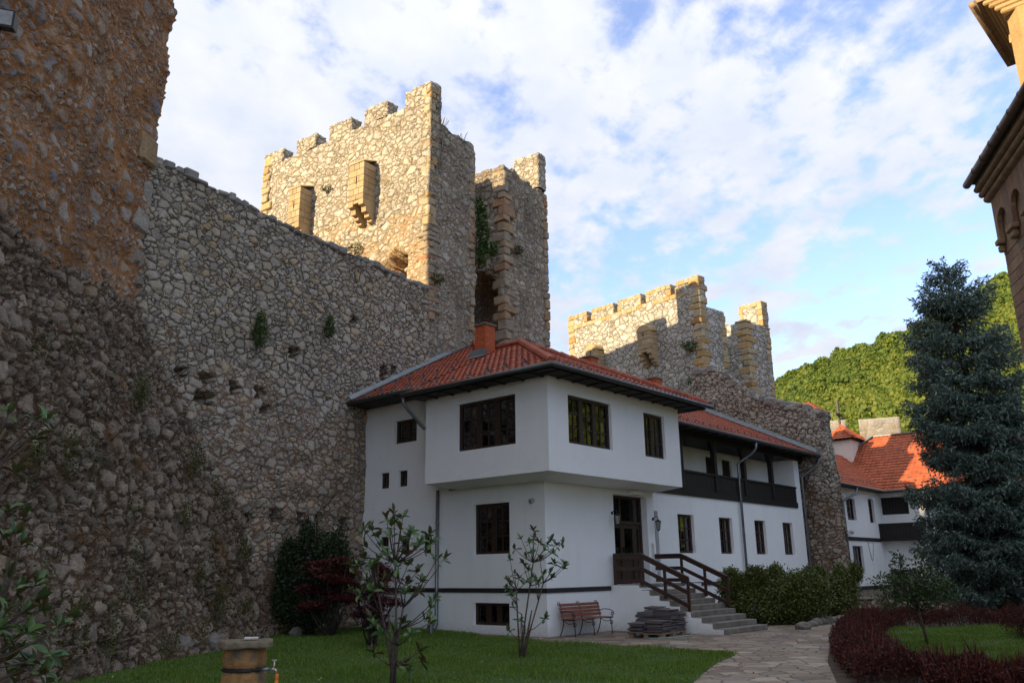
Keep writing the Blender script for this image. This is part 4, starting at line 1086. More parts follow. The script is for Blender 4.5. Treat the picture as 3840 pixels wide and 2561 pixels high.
# ------------------------------------------------------------------ second white house in the background
BO = atd(2025, 1200, 60); BO[2] = 0
B = thing('courtyard_house', 'far white house with orange tile roof and dark balcony, half hidden by spruce', 'house', BO, HROT)
by, bx = pmap('y', 0), pmap('x', 0)
G0 = -.95
w1, w2, w3, wb = (-5.95, -4.5, 4.45, 5.75), (-2.15, -1.15, 4.4, 5.9), (-5.75, -4.1, 1.45, 2.95), (-6.5, -5.4, -.55, .25)
q = MB(); panel(q, by, -11, 0, .62, 6.5, [w1, w2, w3], .25); panel(q, bx, -16, 0, .62, 6.5, [(-1.85, .0 - .1, .62, 1.56, .3), (-1.75, .0 - .02, 4.95, 6.05, .5), (-8, -6.6, 4.4, 5.8), (-11.5, -10, 4.4, 5.8), (-8, -6.6, 1.4, 2.9)], .25)
q.build('wall', M['white'], B)
q = MB(); panel(q, by, -11, 0, -1.2, .45, [wb], .3); panel(q, bx, -16, 0, -1.2, .619, [(-1.85, -.1, -1.1, .619, .3), (-6.2, -4.4, -.6, .15)], .3); q.build('stone_base', stone_mat('pale_base_stone', [(.33, .28, .22), (.42, .37, .30), (.27, .22, .17)], (.30, .25, .2), size=.4, w=(.02, .1), amp=.015), B)
q = MB(); q.box(-11, -.02, -.04, -.003, .45, .64); q.build('band', M['band'], B)
q = MB(); q.box(-11, -.7, -.04, -.003, 3.25, 3.47); q.build('band', M['band'], B)
for h in (w1, w2, w3): window(B, by, h, 3, 3, 1, .2, .08, 'woodrail', curtain=1)
window(B, by, wb, 1, 1, 1, .2, .09, 'globe'); window(B, bx, (-6.2, -4.4, -.6, .15), 2, 1, 1, .2, .09, 'globe')
for h in ((-8, -6.6, 4.4, 5.8), (-11.5, -10, 4.4, 5.8), (-8, -6.6, 1.4, 2.9)): window(B, bx, h, 3, 3, 1, .2, .08, 'woodrail')
q = MB(); pbox(q, bx, -1.845, -.105, -1.1, 1.555, .2, .28)
for c in (-1.83, -.99, -.5): pbox(q, bx, c, c + .1, -1.1, 1.55, .16, .198)
q.build('gate', M['wood'], B)
q = MB(); pbox(q, bx, -1.745, -.025, 4.955, 6.045, .3, .36)
for c in range(9): pbox(q, bx, -1.74 + c * .19, -1.57 + c * .19, 4.96, 6.04, .27, .298)
q.build('shutter', M['blackwood'], B)
q = MB(); pbox(q, bx, -2.6, .62, 3.3, 3.52, -.75, -.003); pbox(q, bx, -2.6, .62, 4.28, 4.38, -.75, -.65)
k = -2.6
while k < .6: pbox(q, bx, k, k + .17, 3.521, 4.279, -.73, -.69); k += .18
pbox(q, bx, .55, .62, 3.52, 4.28, -.68, -.003); pbox(q, bx, -2.6, -2.53, 3.52, 4.28, -.68, -.003)
for c in (-2.3, .25): q.hexa([bx(c - .12, 2.95, -.02), bx(c + .12, 2.95, -.02), bx(c + .12, 2.95, -.003), bx(c - .12, 2.95, -.003), bx(c - .12, 3.298, -.65), bx(c + .12, 3.298, -.65), bx(c + .12, 3.298, -.003), bx(c - .12, 3.298, -.003)])
q.build('balcony', M['blackwood'], B)
rb = MB(); rb.box(-12, -.005, -.55, .3, 6.34, 6.38); rb.box(-.6, .3, -16, -.551, 6.34, 6.38); rb = rb.build('roof', M['soffit'], B)
pz = lambda s: 6.42 + .82 * (s + .55)
tiled(rb, 'roof_tiles', [(-.55, -16, pz(-.55)), (-.55, -.55, pz(-.55)), (2.95, 2.95, pz(2.95)), (4.6, 1.5, pz(4.6)), (4.6, -16, pz(4.6))], M['tile2'], .33, .27)
tiled(rb, 'roof_tiles', [(-12, -.55, pz(-.55)), (-.55, -.55, pz(-.55)), (2.95, 2.95, pz(2.95)), (-12, 2.95, pz(2.95))], M['tile2'], .33, .27)
q = MB(); q.bar((4.6, -16, pz(4.6) + .06), (4.6, 1.5, pz(4.6) + .06), .3, .08); q.bar((4.6, 1.5, pz(4.6) + .1), (2.95, 2.95, pz(2.95) + .1), .55, .05); q.build('flashing', M['flash'], rb)
GUARD.clear(); fr = (Vector((-.55, -.55, pz(-.55))), Vector((0, -1, 0)), Vector((1, 0, .82)).normalized(), Vector((-.82, 0, 1)).normalized())
guards(rb, fr, [.9, 1.3], .9, 7.5, .9); guards(rb, fr, [4.4, 4.8], -2.2, 6, .9)
fr = (Vector((-8, -.55, pz(-.55))), Vector((1, 0, 0)), Vector((0, 1, .82)).normalized(), Vector((0, -.82, 1)).normalized())
guards(rb, fr, [.7], .5, 7.2, .6); GUARD.clear()
gutter(rb, [(-12, -.62, 6.38), (-.62, -.62, 6.38), (-.62, -16, 6.38)])
downpipe(B, [(-5.6, -.6, 6.3), (-5.7, -.6, 6.0), (-6.7, -.12, 5.5), (-6.75, -.1, 5.4), (-6.75, -.1, -.9)], .07); downpipe(B, [(-.6, -2.9, 6.3), (-.5, -2.9, 5.9), (-.1, -2.9, 5.4), (-.1, -2.9, -.9)], .07)
q = MB(); q.lathe([(.02, -.16), (.12, -.1), (.16, 0), (.12, .1), (.02, .16)], (-6.1, -.2, 3.75), 12); q.build('globe_lamp', M['globe'], B, smooth=True)
q = MB(); q.tube([(-3.1 + .9 * f, -.02, 3.2 - 1.1 * math.sin(f * math.pi)) for f in np.linspace(0, 1, 12)], .015, 4); q.build('cable', M['steel'], B)
lantern(BO + HL * -.95 + np.array([0, 0, 2.3]), HROT - R(90), 'black wall lantern above the dark gate of the far house', None, 1.5)
q = MB(); q.box(-11, .75, .8, .85, -1, 6.3); q.box(.8, .85, -16, .75, -1, 6.3); q.build('dark_backing', M['dark'], B)  # black sheets put behind these windows in place of room shade
# small belfry behind, far battlements, roofed chimney
TP = atd(1931, 1000, 64)
tt = thing('small_belfry', 'little pale belfry with orange tiled cap and a dark cross above the far roof', 'belfry', (TP[0], TP[1], 0), HROT)
q = MB(); pw = pmap('y', -.95); px_ = pmap('x', -.95)
panel(q, pw, -.95, .95, 4, 10.35, [(-.2, .2, 8.9, 9.8)], .2); panel(q, px_, -.95, .95, 4, 10.35, [(-.25, .15, 8.9, 9.8)], .2); q.box(-.94, .95, -.94, .95, 4, 10.34); q.build('wall', M['pink'], tt)
rr = MB(); rr.box(-1.15, 1.15, -1.15, 1.15, 10.36, 10.40); rr = rr.build('roof', M['soffit'], tt)
for a, b_ in (((-1.25, -1.25), (1.25, -1.25)), ((-1.25, 1.25), (-1.25, -1.25)), ((1.25, -1.25), (1.25, 1.25))):
    tiled(rr, 'roof_tiles', [(*a, 10.42), (*b_, 10.42), (0, 0, 11.45)], M['tile2'], .33, .27)
ridge(rr, [(-1.22, -1.22, 10.5), (0, 0, 11.5)], M['tile2']); ridge(rr, [(1.22, -1.22, 10.5), (0, 0, 11.5)], M['tile2'])
q = MB(); q.box(-.08, .08, -.06, .06, 11.4, 13.4); q.box(-.62, .62, -.058, .058, 12.25, 12.42); q.build('cross', M['iron'], tt)
for (xa, xb, yt), lab in (((1970, 2066, 963), 'square grey stone battlement block above the far orange roof'), ((1900, 1942, 966), 'grey stone battlement block behind the small belfry cross')):
    p, p2 = atd(xa, yt, 78), atd(xb, yt, 78); d = p2 - p
    t0 = thing('battlement', lab, 'battlement', (p[0], p[1], 0), math.atan2(d[1], d[0]), 'far battlements')
    g = GM(); g.box(0, float(np.hypot(d[0], d[1])), 0, 1.2, 6, float(p[2]), .2); g.build('merlon', M['farwall'], t0)
p = atd(1857, 935, 52)
t0 = thing('roofed_chimney', 'small dark chimney with a pitched orange tile cap behind the ruined wall', 'chimney', (p[0], p[1], 0), HROT)
q = MB(); q.box(-.5, .5, -.5, .5, 3, 9.7); q.box(-.5, -.3, -.5, -.3, 9.701, 10.55); q.box(.3, .5, -.5, -.3, 9.701, 10.55); q.box(-.5, -.3, .3, .5, 9.701, 10.55); q.box(.3, .5, .3, .5, 9.701, 10.55); q.box(-.28, .28, -.48, -.3, 9.701, 10.2); q.build('shaft', M['darkbark'], t0)
rr = MB(); rr.box(-.62, .62, -.62, .62, 10.56, 10.6); rr = rr.build('roof', M['soffit'], t0)
for a, b_ in (((-.75, -.75), (.75, -.75)), ((-.75, .75), (-.75, -.75)), ((.75, -.75), (.75, .75))): tiled(rr, 'roof_tiles', [(*a, 10.62), (*b_, 10.62), (0, 0, 11.25)], M['tile2'], .25, .2)

# ------------------------------------------------------------------ church corner at the right edge
CB = atd(2283, 455, 20)
CR = R(90 - 14.2)
ch = thing('stone_church', 'brown stone church corner with moulded cornice and blind arcade at the right edge', 'church', (CB[0], CB[1], 0), CR)
sand = [(.32, .22, .15), (.39, .28, .19), (.30, .19, .145), (.43, .33, .23), (.36, .195, .13), (.28, .215, .17)]
M['ashlar'] = block_mat('church_ashlar', sand, .015, mult=.5); M['ashlar2'] = block_mat('golden_ashlar', [(.42, .28, .13), (.48, .33, .16), (.38, .24, .11)], .015, mult=.3)
M['church_moulding'] = flat_mat('church_moulding', (.36, .25, .16), .9, .2, 5, .015)
q = MB(); z = -.5; k = 0
while z < 8.3:
    h = .24; x = 0.
    while x > -7:
        w = random.uniform(.35, .7) if x else (.5 if k % 2 else .3); q.box(x - w + .008, x, -.5, random.uniform(-.004, .006), z + .004, z + h - .004, .006); x -= w
    z += h; k += 1
q.build('ashlar_wall', M['ashlar'], ch)
q = MB(); q.box(-7, -.02, -8, -.02, -.5, 9.6); q.build('core_wall', M['church_moulding'], ch)
# blind arcade: arches on small corbels
q = MB(); aw, zt, zs = .92, 9.42, 8.75
for k in range(7):
    xr = -.05 - k * aw; xl = xr - aw; r0 = .30; c = (xl + xr) / 2; n = 12
    pts = [(c - r0 * math.cos(math.pi * i / n), zs + r0 * math.sin(math.pi * i / n)) for i in range(n + 1)]
    for (ua, va), (ub, vb) in zip(pts, pts[1:]):
        q.hexa([(ua, .0, va), (ub, .0, vb), (ub, .10, vb), (ua, .10, va), (ua, .0, zt), (ub, .0, zt), (ub, .10, zt), (ua, .10, zt)])
    for a0, a1 in ((xl, c - r0), (c + r0, xr)): q.box(a0, a1, .0, .10, zs - .28, zt)
o = q.build('blind_arcade', M['ashlar'], ch)
for k in range(8):
    q = MB(); xr = -.05 - k * aw; q.box(xr - .2, xr + .2 if k else xr, .0, .17, zs - .40, zs - .284, .02); q.box(xr - .13, xr + .13 if k else xr, .0, .13, zs - .56, zs - .405, .03); q.build('corbel', M['church_moulding'], o)
q = MB()
mp = [(0, 9.42), (.12, 9.42)]
for c0, z0, rr_ in ((.14, 9.50, .07), (.22, 9.62, .07), (.30, 9.75, .07)):
    mp += [(c0 + rr_ * math.cos(a), z0 + rr_ * math.sin(a)) for a in np.linspace(-1.4, 1.2, 6)]
mp += [(.32, 9.90), (0, 9.90)]
q.prism(mp, lambda u, v: (.06, u, v), lambda u, v: (-7, u, v)); q.build('cornice', M['church_moulding'], ch)
q = MB(); q.hexa([(-7, -4, 9.91), (.10, -4, 9.91), (.10, .46, 9.91), (-7, .46, 9.91), (-7, -4, 11.9), (.10, -4, 11.9), (.10, .46, 9.97), (-7, .46, 9.97)]); q.build('roof', flat_mat('lead_roof', (.10, .095, .09), .5, .2, 3), ch)
q = MB(); q.tube([(.12, .47, 9.92), (-7, .47, 9.92)], .085, 10); k = -.6
while k > -7: q.tube([(k, .47, 9.92), (k - .05, .47, 9.92)], .095, 10); k -= .62
q.build('gutter', flat_mat('bronze_gutter', (.20, .15, .11), .5, .2, 4, metal=.3), ch, smooth=True)
# drum with its own cornice
DP = gnd(2315, 128, 14.0)
dr = thing('church_dome_drum', 'sunlit golden stone drum with layered cornice above the church roof', 'drum', (DP[0], DP[1], 0), R(90 - 42.7))
q = MB(); s8 = 3.1
q.box(-s8, -.52, -s8, -.52, 10.2, 13.55, .25); q.build('drum_wall', M['ashlar2'], dr)
q = MB(); q.tube([(-.62, -.62, 10.2), (-.62, -.62, 12.7)], .17, 14); q.lathe([(.17, 12.7), (.22, 12.74), (.20, 12.82), (.18, 12.9), (.28, 13.2), (.28, 13.3)], (-.62, -.62, 0), 14); q.build('corner_column', M['ashlar2'], dr, smooth=True)
q = MB()
for k, (e, z0) in enumerate(((.46, 13.30), (.36, 13.42), (.26, 13.54), (.16, 13.66))): q.box(-s8, -e, -s8, -e, z0, z0 + .118, .03)
q.build('cornice', M['ashlar2'], dr)
q = MB(); q.box(-s8, 0, -s8, 0, 13.79, 13.86); q.hexa([(-s8, -s8, 13.86), (0, -s8, 13.86), (0, 0, 13.86), (-s8, 0, 13.86), (-s8, -s8, 14.6), (-1.4, -s8, 14.6), (-1.4, -1.4, 14.6), (-s8, -1.4, 14.6)]); q.build('roof', M['church_moulding'], dr)
q = MB(); q.tube([(-s8, .03, 13.80), (.03, .03, 13.80), (.03, -s8, 13.80)], .09, 8); q.build('gutter', M['church_moulding'], dr, smooth=True)
q = MB(); n = 10
for xc in (-1.35, -2.2):
    for i in range(n):
        a, b_ = math.pi * i / n, math.pi * (i + 1) / n
        P = [(xc - .26 * math.cos(v), 12.85 + .26 * math.sin(v)) for v in (a, b_)]; Q = [(xc - .36 * math.cos(v), 12.85 + .36 * math.sin(v)) for v in (a, b_)]
        q.hexa([(P[0][0], -.52, P[0][1]), (P[1][0], -.52, P[1][1]), (Q[1][0], -.52, Q[1][1]), (Q[0][0], -.52, Q[0][1]), (P[0][0], -.44, P[0][1]), (P[1][0], -.44, P[1][1]), (Q[1][0], -.44, Q[1][1]), (Q[0][0], -.44, Q[0][1])])
q.build('arch_moulding', M['ashlar2'], dr)
# flood light on the left tower
fp = atd(-2, 42, 17.6)
fl = thing('flood_light', 'black flood lamp on the orange tower wall at the top left corner', 'lamp', fp, R(20))
q = MB(); q.hexa([(-.28, -.05, -.2), (.28, -.05, -.2), (.28, .25, -.12), (-.28, .25, -.12), (-.28, -.05, .2), (.28, -.05, .2), (.28, .25, .12), (-.28, .25, .12)]); q.build('housing', M['iron'], fl)
q = MB(); q.box(-.24, .24, -.062, -.053, -.16, .16); q.build('lens', M['lampglass'], fl)
q = MB(); q.tube([(0, .2, -.1), (-.1, .3, -.5), (-.5, .4, -.55)], .03, 6); q.build('bracket', M['iron'], fl)

# ------------------------------------------------------------------ stone pillar with tap
pp = gnd(0, 0, 0) * 0 + at(563, 1500, 7.55); 
pl_ = thing('stone_pillar', 'yellow sandstone pillar with a grey slab on top in the left foreground', 'pillar', (pp[0], pp[1], 0), R(22))
def rough_col(z0, z1, r, mat, name, par, seed):
    g = GM(); n = 40; hz = max(2, int((z1 - z0) / .03)); V = []; F = []
    for j in range(hz + 1):
        for k in range(n):
            a = 2 * math.pi * k / n; rr2 = r * (1 + .06 * math.cos(4 * a)) + .02 * mnoise.noise(Vector((math.cos(a) * 3, math.sin(a) * 3, (z0 + (z1 - z0) * j / hz) * 5 + seed))) - (.02 if j in (0, hz) else 0)
            V.append((rr2 * math.cos(a), rr2 * math.sin(a), z0 + (z1 - z0) * j / hz))
    for j in range(hz):
        for k in range(n): F.append((j * n + k, j * n + (k + 1) % n, (j + 1) * n + (k + 1) % n, (j + 1) * n + k))
    me = np_mesh(name, V, F, True); bm = bmesh.new(); bm.from_mesh(me); bm.faces.new([v for v in bm.verts[-n:]]) if False else None
    bm.verts.ensure_lookup_table(); bm.faces.new([bm.verts[hz * n + k] for k in range(n)]); bm.to_mesh(me); bm.free()
    return link(name, me, mat, par)
m, t, b = new_mat('pillar_sandstone'); co = objco(t)
f = t.noise(co, 16, 6, .7).outputs[0]; g_ = t.noise(co, 3.2, 4, .65).outputs[0]
c = t.mix(t.mapr(f, .3, .7), (.36, .20, .065), (.24, .13, .05)); c = t.mix(t.mapr(g_, .5, .62), c, (.13, .105, .07))
setb(t, b, Base_Color=c, Roughness=.93); bump(t, b, f, 1., .03); M['pillar'] = m
rough_col(-.1, .925, .17, M['pillar'], 'lower_drum', pl_, 0); rough_col(.95, 1.11, .165, M['pillar'], 'upper_drum', pl_, 4)
o = rough_col(.922, .953, .174, M['band'], 'iron_band', pl_, 9)
g = GM(); g.box(-.23, .23, -.23, .23, 1.112, 1.168, .025, ('-x', '+x', '-y', '+y', '+z', '-z'))
def capf(V):
    for i in range(len(V)):
        x, y, z = V[i]; r = math.hypot(x, y); k = .222 / max(r, .222)
        V[i, 0] = x * (k * .6 + .4) + .01 * mnoise.noise(Vector((x * 9, y * 9, z * 9))); V[i, 1] = y * (k * .6 + .4); V[i, 2] += .012 * mnoise.noise(Vector((x * 7, y * 7, z * 9 + 5)))
    return V
g.build('cap_slab', flat_mat('mossy_cap', (.19, .155, .11), .95, .25, 14, .02, col2=(.11, .095, .06)), pl_, capf)
q = MB(); q.box(-.055, .055, -.035, .035, 0, .02, .006); o = q.build('white_slab', M['soap']); o.location = (pp[0] + .05, pp[1] - .02, 1.176); o.rotation_euler = (0, 0, .1); tag(o, 'small white slab lying on top of the stone pillar', 'slab')
tp = np.array([pp[0] + .165, pp[1] - .05, .94])
tp_ = thing('water_tap', 'small metal tap on a grey pipe at the side of the stone pillar', 'tap', tp); tp_.scale = (.75, .75, .75)
q = MB(); q.tube([(-.02, 0, 0), (.08, 0, 0)], .02, 10); q.tube([(.08, 0, 0), (.12, 0, 0)], .014, 8); q.build('feed_pipe', M['steel'], tp_, smooth=True)
q = MB(); q.tube([(.11, 0, 0), (.14, 0, 0)], .022, 10); q.tube([(.135, 0, -.01), (.135, 0, .085)], .012, 8); q.tube([(.13, 0, 0), (.155, 0, -.01), (.17, 0, -.05)], [.016, .014, .012], 8); q.build('tap_body', M['chrome'], tp_, smooth=True)
q = MB(); q.box(.105, .165, -.012, .012, .085, .1, .004); q.build('tap_handle', M['chrome'], tp_)
hs_ = thing('water_hose', 'blue hose with orange connector hanging from the tap', 'hose', tp + np.array([.129, 0, -.038]))
q = MB(); q.lathe([(.014, 0), (.016, -.01), (.016, -.04), (.013, -.044), (.013, -.052), (.016, -.056), (.016, -.1)], (0, 0, 0), 12); q.build('connector', M['orange'], hs_, smooth=True)
q = MB(); q.tube([(0, 0, -.1), (.004, 0, -.2), (.02, 0, -.35), (.035, -.01, -.6), (.07, -.03, -.80), (.16, -.08, -.87), (.35, -.3, -.875)], .0105, 8); q.build('tube', M['hose'], hs_, smooth=True)

# ------------------------------------------------------------------ plants
def to_local(P, base): return np.asarray(P, float) - np.asarray(base, float)
def rosette_tree(name, label, base, tips, forks, leafL, grp=None, nl=(7, 10), r0=.045, mat='magnolia', cat='young tree'):
    """open young magnolia: bare stems that end in rosettes of long leaves"""
    t0 = thing(name, label, cat, base, 0, grp); base = np.asarray(base, float)
    tips = [to_local(p, base) for p in tips]; forks = [to_local(p, base) for p in forks]
    q = MB()
    for k, f in enumerate(forks):
        st = np.zeros(3) if k == 0 else np.array([random.uniform(-.05, .05), random.uniform(-.05, .05), .0])
        mid = (st * .5 + f * .5) + np.array([.05 * random.uniform(-1, 1), .05 * random.uniform(-1, 1), 0])
        q.tube([st, mid * .7 + st * .3, f], [r0 * (1 if k == 0 else .6), r0 * (.8 if k == 0 else .5), r0 * .38], 8)
    P, D, Nn, L, W = [], [], [], [], []
    for tpp in tips:
        c = [np.array(f) * s for f in forks for s in (.35, .55, .75, 1.)]
        cost = [np.linalg.norm(tpp - x) + (3 if x[2] > tpp[2] - .12 else 0) + .25 * x[2] for x in c]; s = c[int(np.argmin(cost))]
        up = np.array([0, 0, .25 * np.linalg.norm(tpp - s)])
        pts = [s, s * .6 + tpp * .4 - up * .25, s * .25 + tpp * .75 - up * .2, tpp]
        q.tube(pts, [r0 * .34, r0 * .26, r0 * .2, r0 * .13], 5)
        ax = unit((tpp - pts[2]) + np.array([0, 0, .05])); n = random.randint(*nl)
        for i in range(n):
            a = 2 * math.pi * i / n * 1.618 * 2 + random.random(); ref = unit(np.cross(ax, [.3, .2, .9])); ref2 = np.cross(ax, ref)
            tilt = random.uniform(.15, 1.25) if i < n * .55 else random.uniform(1.0, 1.9)
            d = unit(ax * math.cos(tilt) + (ref * math.cos(a) + ref2 * math.sin(a)) * math.sin(tilt) + np.array([0, 0, -.15 if tilt > 1.2 else .1]))
            back = random.uniform(0, .35) * leafL
            P.append(tpp - ax * back); D.append(d); Nn.append(unit(ax + .2 * np.array(rdir(1)[0]))); l = leafL * random.uniform(.5, 1.2); L.append(l); W.append(l * random.uniform(.36, .46))
    q.build('trunk', M['bark'], t0, smooth=True)
    link('leaves', leaf_mesh('leaves', np.array(P), np.array(D), np.array(Nn), np.array(L), np.array(W), True, .18), M[mat], t0)
    return t0
def zpx(zx, zy, ox, oy, s): return ((ox + zx / s) / KD, (oy + zy / s) / KD)
tA = [(1190,240),(1130,290),(1260,270),(1170,350),(1240,360),(960,380),(1015,380),(1060,420),(970,500),(1075,490),(1330,400),(1310,430),(1470,410),(1440,450),(1390,480),(1440,540),(1520,610),(1580,600),(1250,470),(1160,420),(1290,490),(1260,550),(1010,640),(850,640),(920,640),(1040,660),(900,720),(1180,620),(1300,640),(1370,700),(1110,740),(1220,750),(1400,770),(980,780),(1120,820),(1290,790),(860,840),(930,880),(1020,850),(1280,860),(1380,850),(1500,920),(1480,980),(1440,1060),(1470,1100),(1010,1060),(1030,1110),(1260,1090),(1320,1180),(1090,1170),(1180,1150),(1030,1320),(1400,1310),(1410,1390),(1270,1410),(1300,1460),(1190,300),(1350,520),(1480,470),(960,600),(1140,560),(1220,660),(1070,600)]
bA = gnd(900, 1590); YA = bA[1]
rosette_tree('magnolia_tree', 'tallest young magnolia with glossy rust-backed leaves on the lawn beside the pillar', bA, [at(*zpx(x, y, 900, 1800, 2.06), YA + random.uniform(-.55, .5)) for x, y in tA],
             [at(*zpx(1205, 1040, 900, 1800, 2.06), YA), at(*zpx(1200, 640, 900, 1800, 2.06), YA + .05), at(*zpx(1150, 1060, 900, 1800, 2.06), YA + .15), at(*zpx(1260, 980, 900, 1800, 2.06), YA - .15), at(*zpx(1060, 830, 900, 1800, 2.06), YA + .1)], .16, 'young magnolias on the lawn', (7, 9), .036)
tC = [(195,560),(105,620),(60,700),(165,650),(25,775),(240,645),(325,630),(300,660),(370,665),(410,660),(335,730),(190,720),(140,750),(120,800),(245,770),(60,880),(160,850),(190,900),(270,880),(320,870),(350,810),(420,810),(420,840),(330,910),(30,960),(90,910),(145,940),(210,930),(235,940),(0,990),(40,1040),(45,1120),(280,1210),(100,1220),(20,1300),(130,1310),(10,930),(200,620),(280,700)]
bC = gnd(1199, 1510); YC = bC[1]
rosette_tree('magnolia_tree', 'slender small magnolia with upright rosettes on the lawn in front of the house corner', bC, [at(*zpx(x, y, 1900, 1700, 1.96), YC + random.uniform(-.5, .5)) for x, y in tC],
             [at(*zpx(185, 1150, 1900, 1700, 1.96), YC), at(*zpx(195, 800, 1900, 1700, 1.96), YC), at(*zpx(110, 1180, 1900, 1700, 1.96), YC + .1), at(*zpx(70, 1000, 1900, 1700, 1.96), YC - .1), at(*zpx(270, 950, 1900, 1700, 1.96), YC + .1)], .155, 'young magnolias on the lawn', (6, 9), .034)
tL = [(60,430),(140,470),(110,560),(150,640),(100,190),(0,700),(240,910),(170,900),(120,960),(20,1000),(250,1010),(160,1090),(280,1080),(470,1100),(50,1080),(400,1180),(180,1220),(300,1250),(120,1330),(330,1370),(50,1300),(240,1420),(0,1200),(160,1450),(60,1400),(30,600),(70,850),(-60,500),(-80,800),(-60,1100),(-90,1300),(80,1500),(280,1500)]
tL = [zpx(x, y, 0, 1661, 1.742) for x, y in tL] + [zpx(x, y, 0, 800, 1.742) for x, y in ((60,1300),(250,1330),(230,1460),(0,1480),(310,1340),(-60,1380))]
YL = 8.6; bL = at(-160, 1600, YL); bL[2] = 0
rosette_tree('magnolia_tree', 'dark magnolia reaching in from the left edge in front of the battered tower foot', bL, [at(x, y, YL + random.uniform(-.4, .5)) for x, y in tL],
             [at(-120, 1350, YL), at(-60, 1100, YL), at(-20, 1450, YL - .1), at(-60, 1500, YL + .1)], .165, 'young magnolias on the lawn')

def cloud_leaves(blobs, n, L, W, flat=0., out=.6, shell=.55):
    """leaves spread through ellipsoid clumps; blobs (cx, cy, cz, rx, ry, rz)"""
    Bn = np.array(blobs, float); w = (Bn[:, 3] * Bn[:, 4] * Bn[:, 5]) ** .67; idx = rng.choice(len(Bn), n, p=w / w.sum())
    d = rdir(n); r = rng.uniform(shell, 1., n) ** .6; r *= 1 + .16 * rng.normal(size=n)
    P = Bn[idx, :3] + d * r[:, None] * Bn[idx, 3:]
    D = unit(d * out + rdir(n)); D[:, 2] = D[:, 2] * (1 - flat) - flat * .1
    Nn = rdir(n, 1.2 + flat * 3)
    return P, D, Nn, rng.uniform(.7, 1.25, n) * L, rng.uniform(.7, 1.25, n) * W
def shrub(name, label, cat, base, blobs, n, L, W, mat, stems=8, flat=0., grp=None, barkm='darkbark', shell=.5, sr=.018, fork=None):
    t0 = thing(name, label, cat, base, 0, grp)
    link('leaves', leaf_mesh('leaves', *cloud_leaves(blobs, n, L, W, flat, shell=shell)), M[mat], t0)
    q = MB()
    for k in range(stems):
        bl = blobs[k % len(blobs)]; e = np.array(bl[:3]) + rdir(1)[0] * np.array(bl[3:]) * .6; a = np.array([random.uniform(-.1, .1), random.uniform(-.1, .1), -.05]) if fork is None else np.array(fork)
        q.tube([a, a * .5 + e * .5 + np.array([0, 0, -.1]), e], [sr, sr * .7, sr * .35], 5)
    q.build('stems', M[barkm], t0, smooth=True)
    return t0
# japanese maples: flat layered fans on thin trunks
def maple(label, base, hgt, wid, n, mat, seed):
    random.seed(seed); bl = []
    for k in range(15):
        f = (k + .5) / 15; z = hgt * (.36 + .64 * f); r = wid * (1.05 - .55 * f) * random.uniform(.5, 1.); a = random.uniform(0, 6.28)
        bl.append((r * math.cos(a) * .8, r * math.sin(a) * .8, z, wid * .42, wid * .42, .075))
    return shrub('japanese_maple', label, 'maple', base, bl, n, .085, .045, mat, 15, .6, 'japanese maples by the wall', shell=.1, sr=.03)
maple('largest dark red japanese maple in front of the stone wall', np.array([-5.2, 24.6, 0]), 2.15, .98, 8000, 'maple', 3)
maple('dark red japanese maple close to the left corner of the white house', np.array([-4.25, 26.0, 0]), 2.0, .95, 5500, 'maple', 5)
maple('small purple japanese maple just behind the tallest magnolia', np.array([-3.5, 21.4, 0]), 1.35, .62, 3500, 'purple', 8)
random.seed(11)
sb = np.array([-6.05, 25.7, 0.])
shrub('dark_shrub', 'tall dark green flowering shrub at the foot of the curtain wall', 'shrub', sb, [(0, 0, .9, 1.0, .6, .9), (-.5, .1, 1.8, .75, .5, .8), (.5, 0, 2.0, .75, .5, .8), (.9, .1, 1.6, .5, .45, .7), (0, 0, 2.45, .55, .45, .65), (-.75, 0, .9, .5, .45, .8), (.75, 0, 2.55, .28, .28, .55), (-.2, 0, 2.95, .22, .22, .4), (-.7, 0, 2.4, .25, .25, .45)], 22000, .085, .05, 'shrub', 14, shell=.3)
q = MB()
for k in range(7):
    p = (random.uniform(-1.0, 1.0), -.55, random.uniform(1.2, 2.7)); q.lathe([(.005, -.02), (.035, 0), (.03, .01)], p, 6)
o = q.build('flowers', flat_mat('mauve_flower', (.30, .15, .32), .6), bpy.data.objects['dark_shrub'])
o = MB().box(-.16, .16, -.02, .02, 0, .85).build('green_board', M['board']); o.location = tuple(gnd(699, 1444)); o.rotation_euler = (R(-12), R(-9), R(10)); tag(o, 'narrow dark green board leaning beside the largest red maple', 'board')
# boulders at the toe of the talus
for k, (px, py, s) in enumerate(((604, 1425, .55), (648, 1448, .5), (585, 1470, .38), (500, 1497, .34), (690, 1462, .22), (420, 1508, .4))):
    p = gnd(px, py); me = bpy.data.meshes.new('boulder'); bm = bmesh.new(); bmesh.ops.create_icosphere(bm, subdivisions=4, radius=1)
    for v in bm.verts:
        c = v.co.copy(); v.co *= 1 + .28 * mnoise.noise(c * 1.3 + Vector((k * 9, 0, 0))) + .1 * mnoise.noise(c * 3.6); v.co.z *= 1.1 if k < 2 else .75
    bm.to_mesh(me); bm.free(); o = link('boulder', me, M['boulder']); o.scale = (s * .8, s * .7, s); o.location = (p[0] - .2, p[1] + .2, s * .45); o.rotation_euler = (.2, .1, k * 1.7)
    tag(o, ['tall grey boulder at the right toe of the battered foot', 'leaning grey boulder beside the dark shrub', 'low rough boulder at the foot of the talus behind the pillar', 'flat grey boulder at the lawn edge left of the pillar', 'smallest grey boulder at the lawn edge by the maples', 'grey boulder lying where the talus meets the lawn'][k], 'boulder', 'boulders at the tower foot')
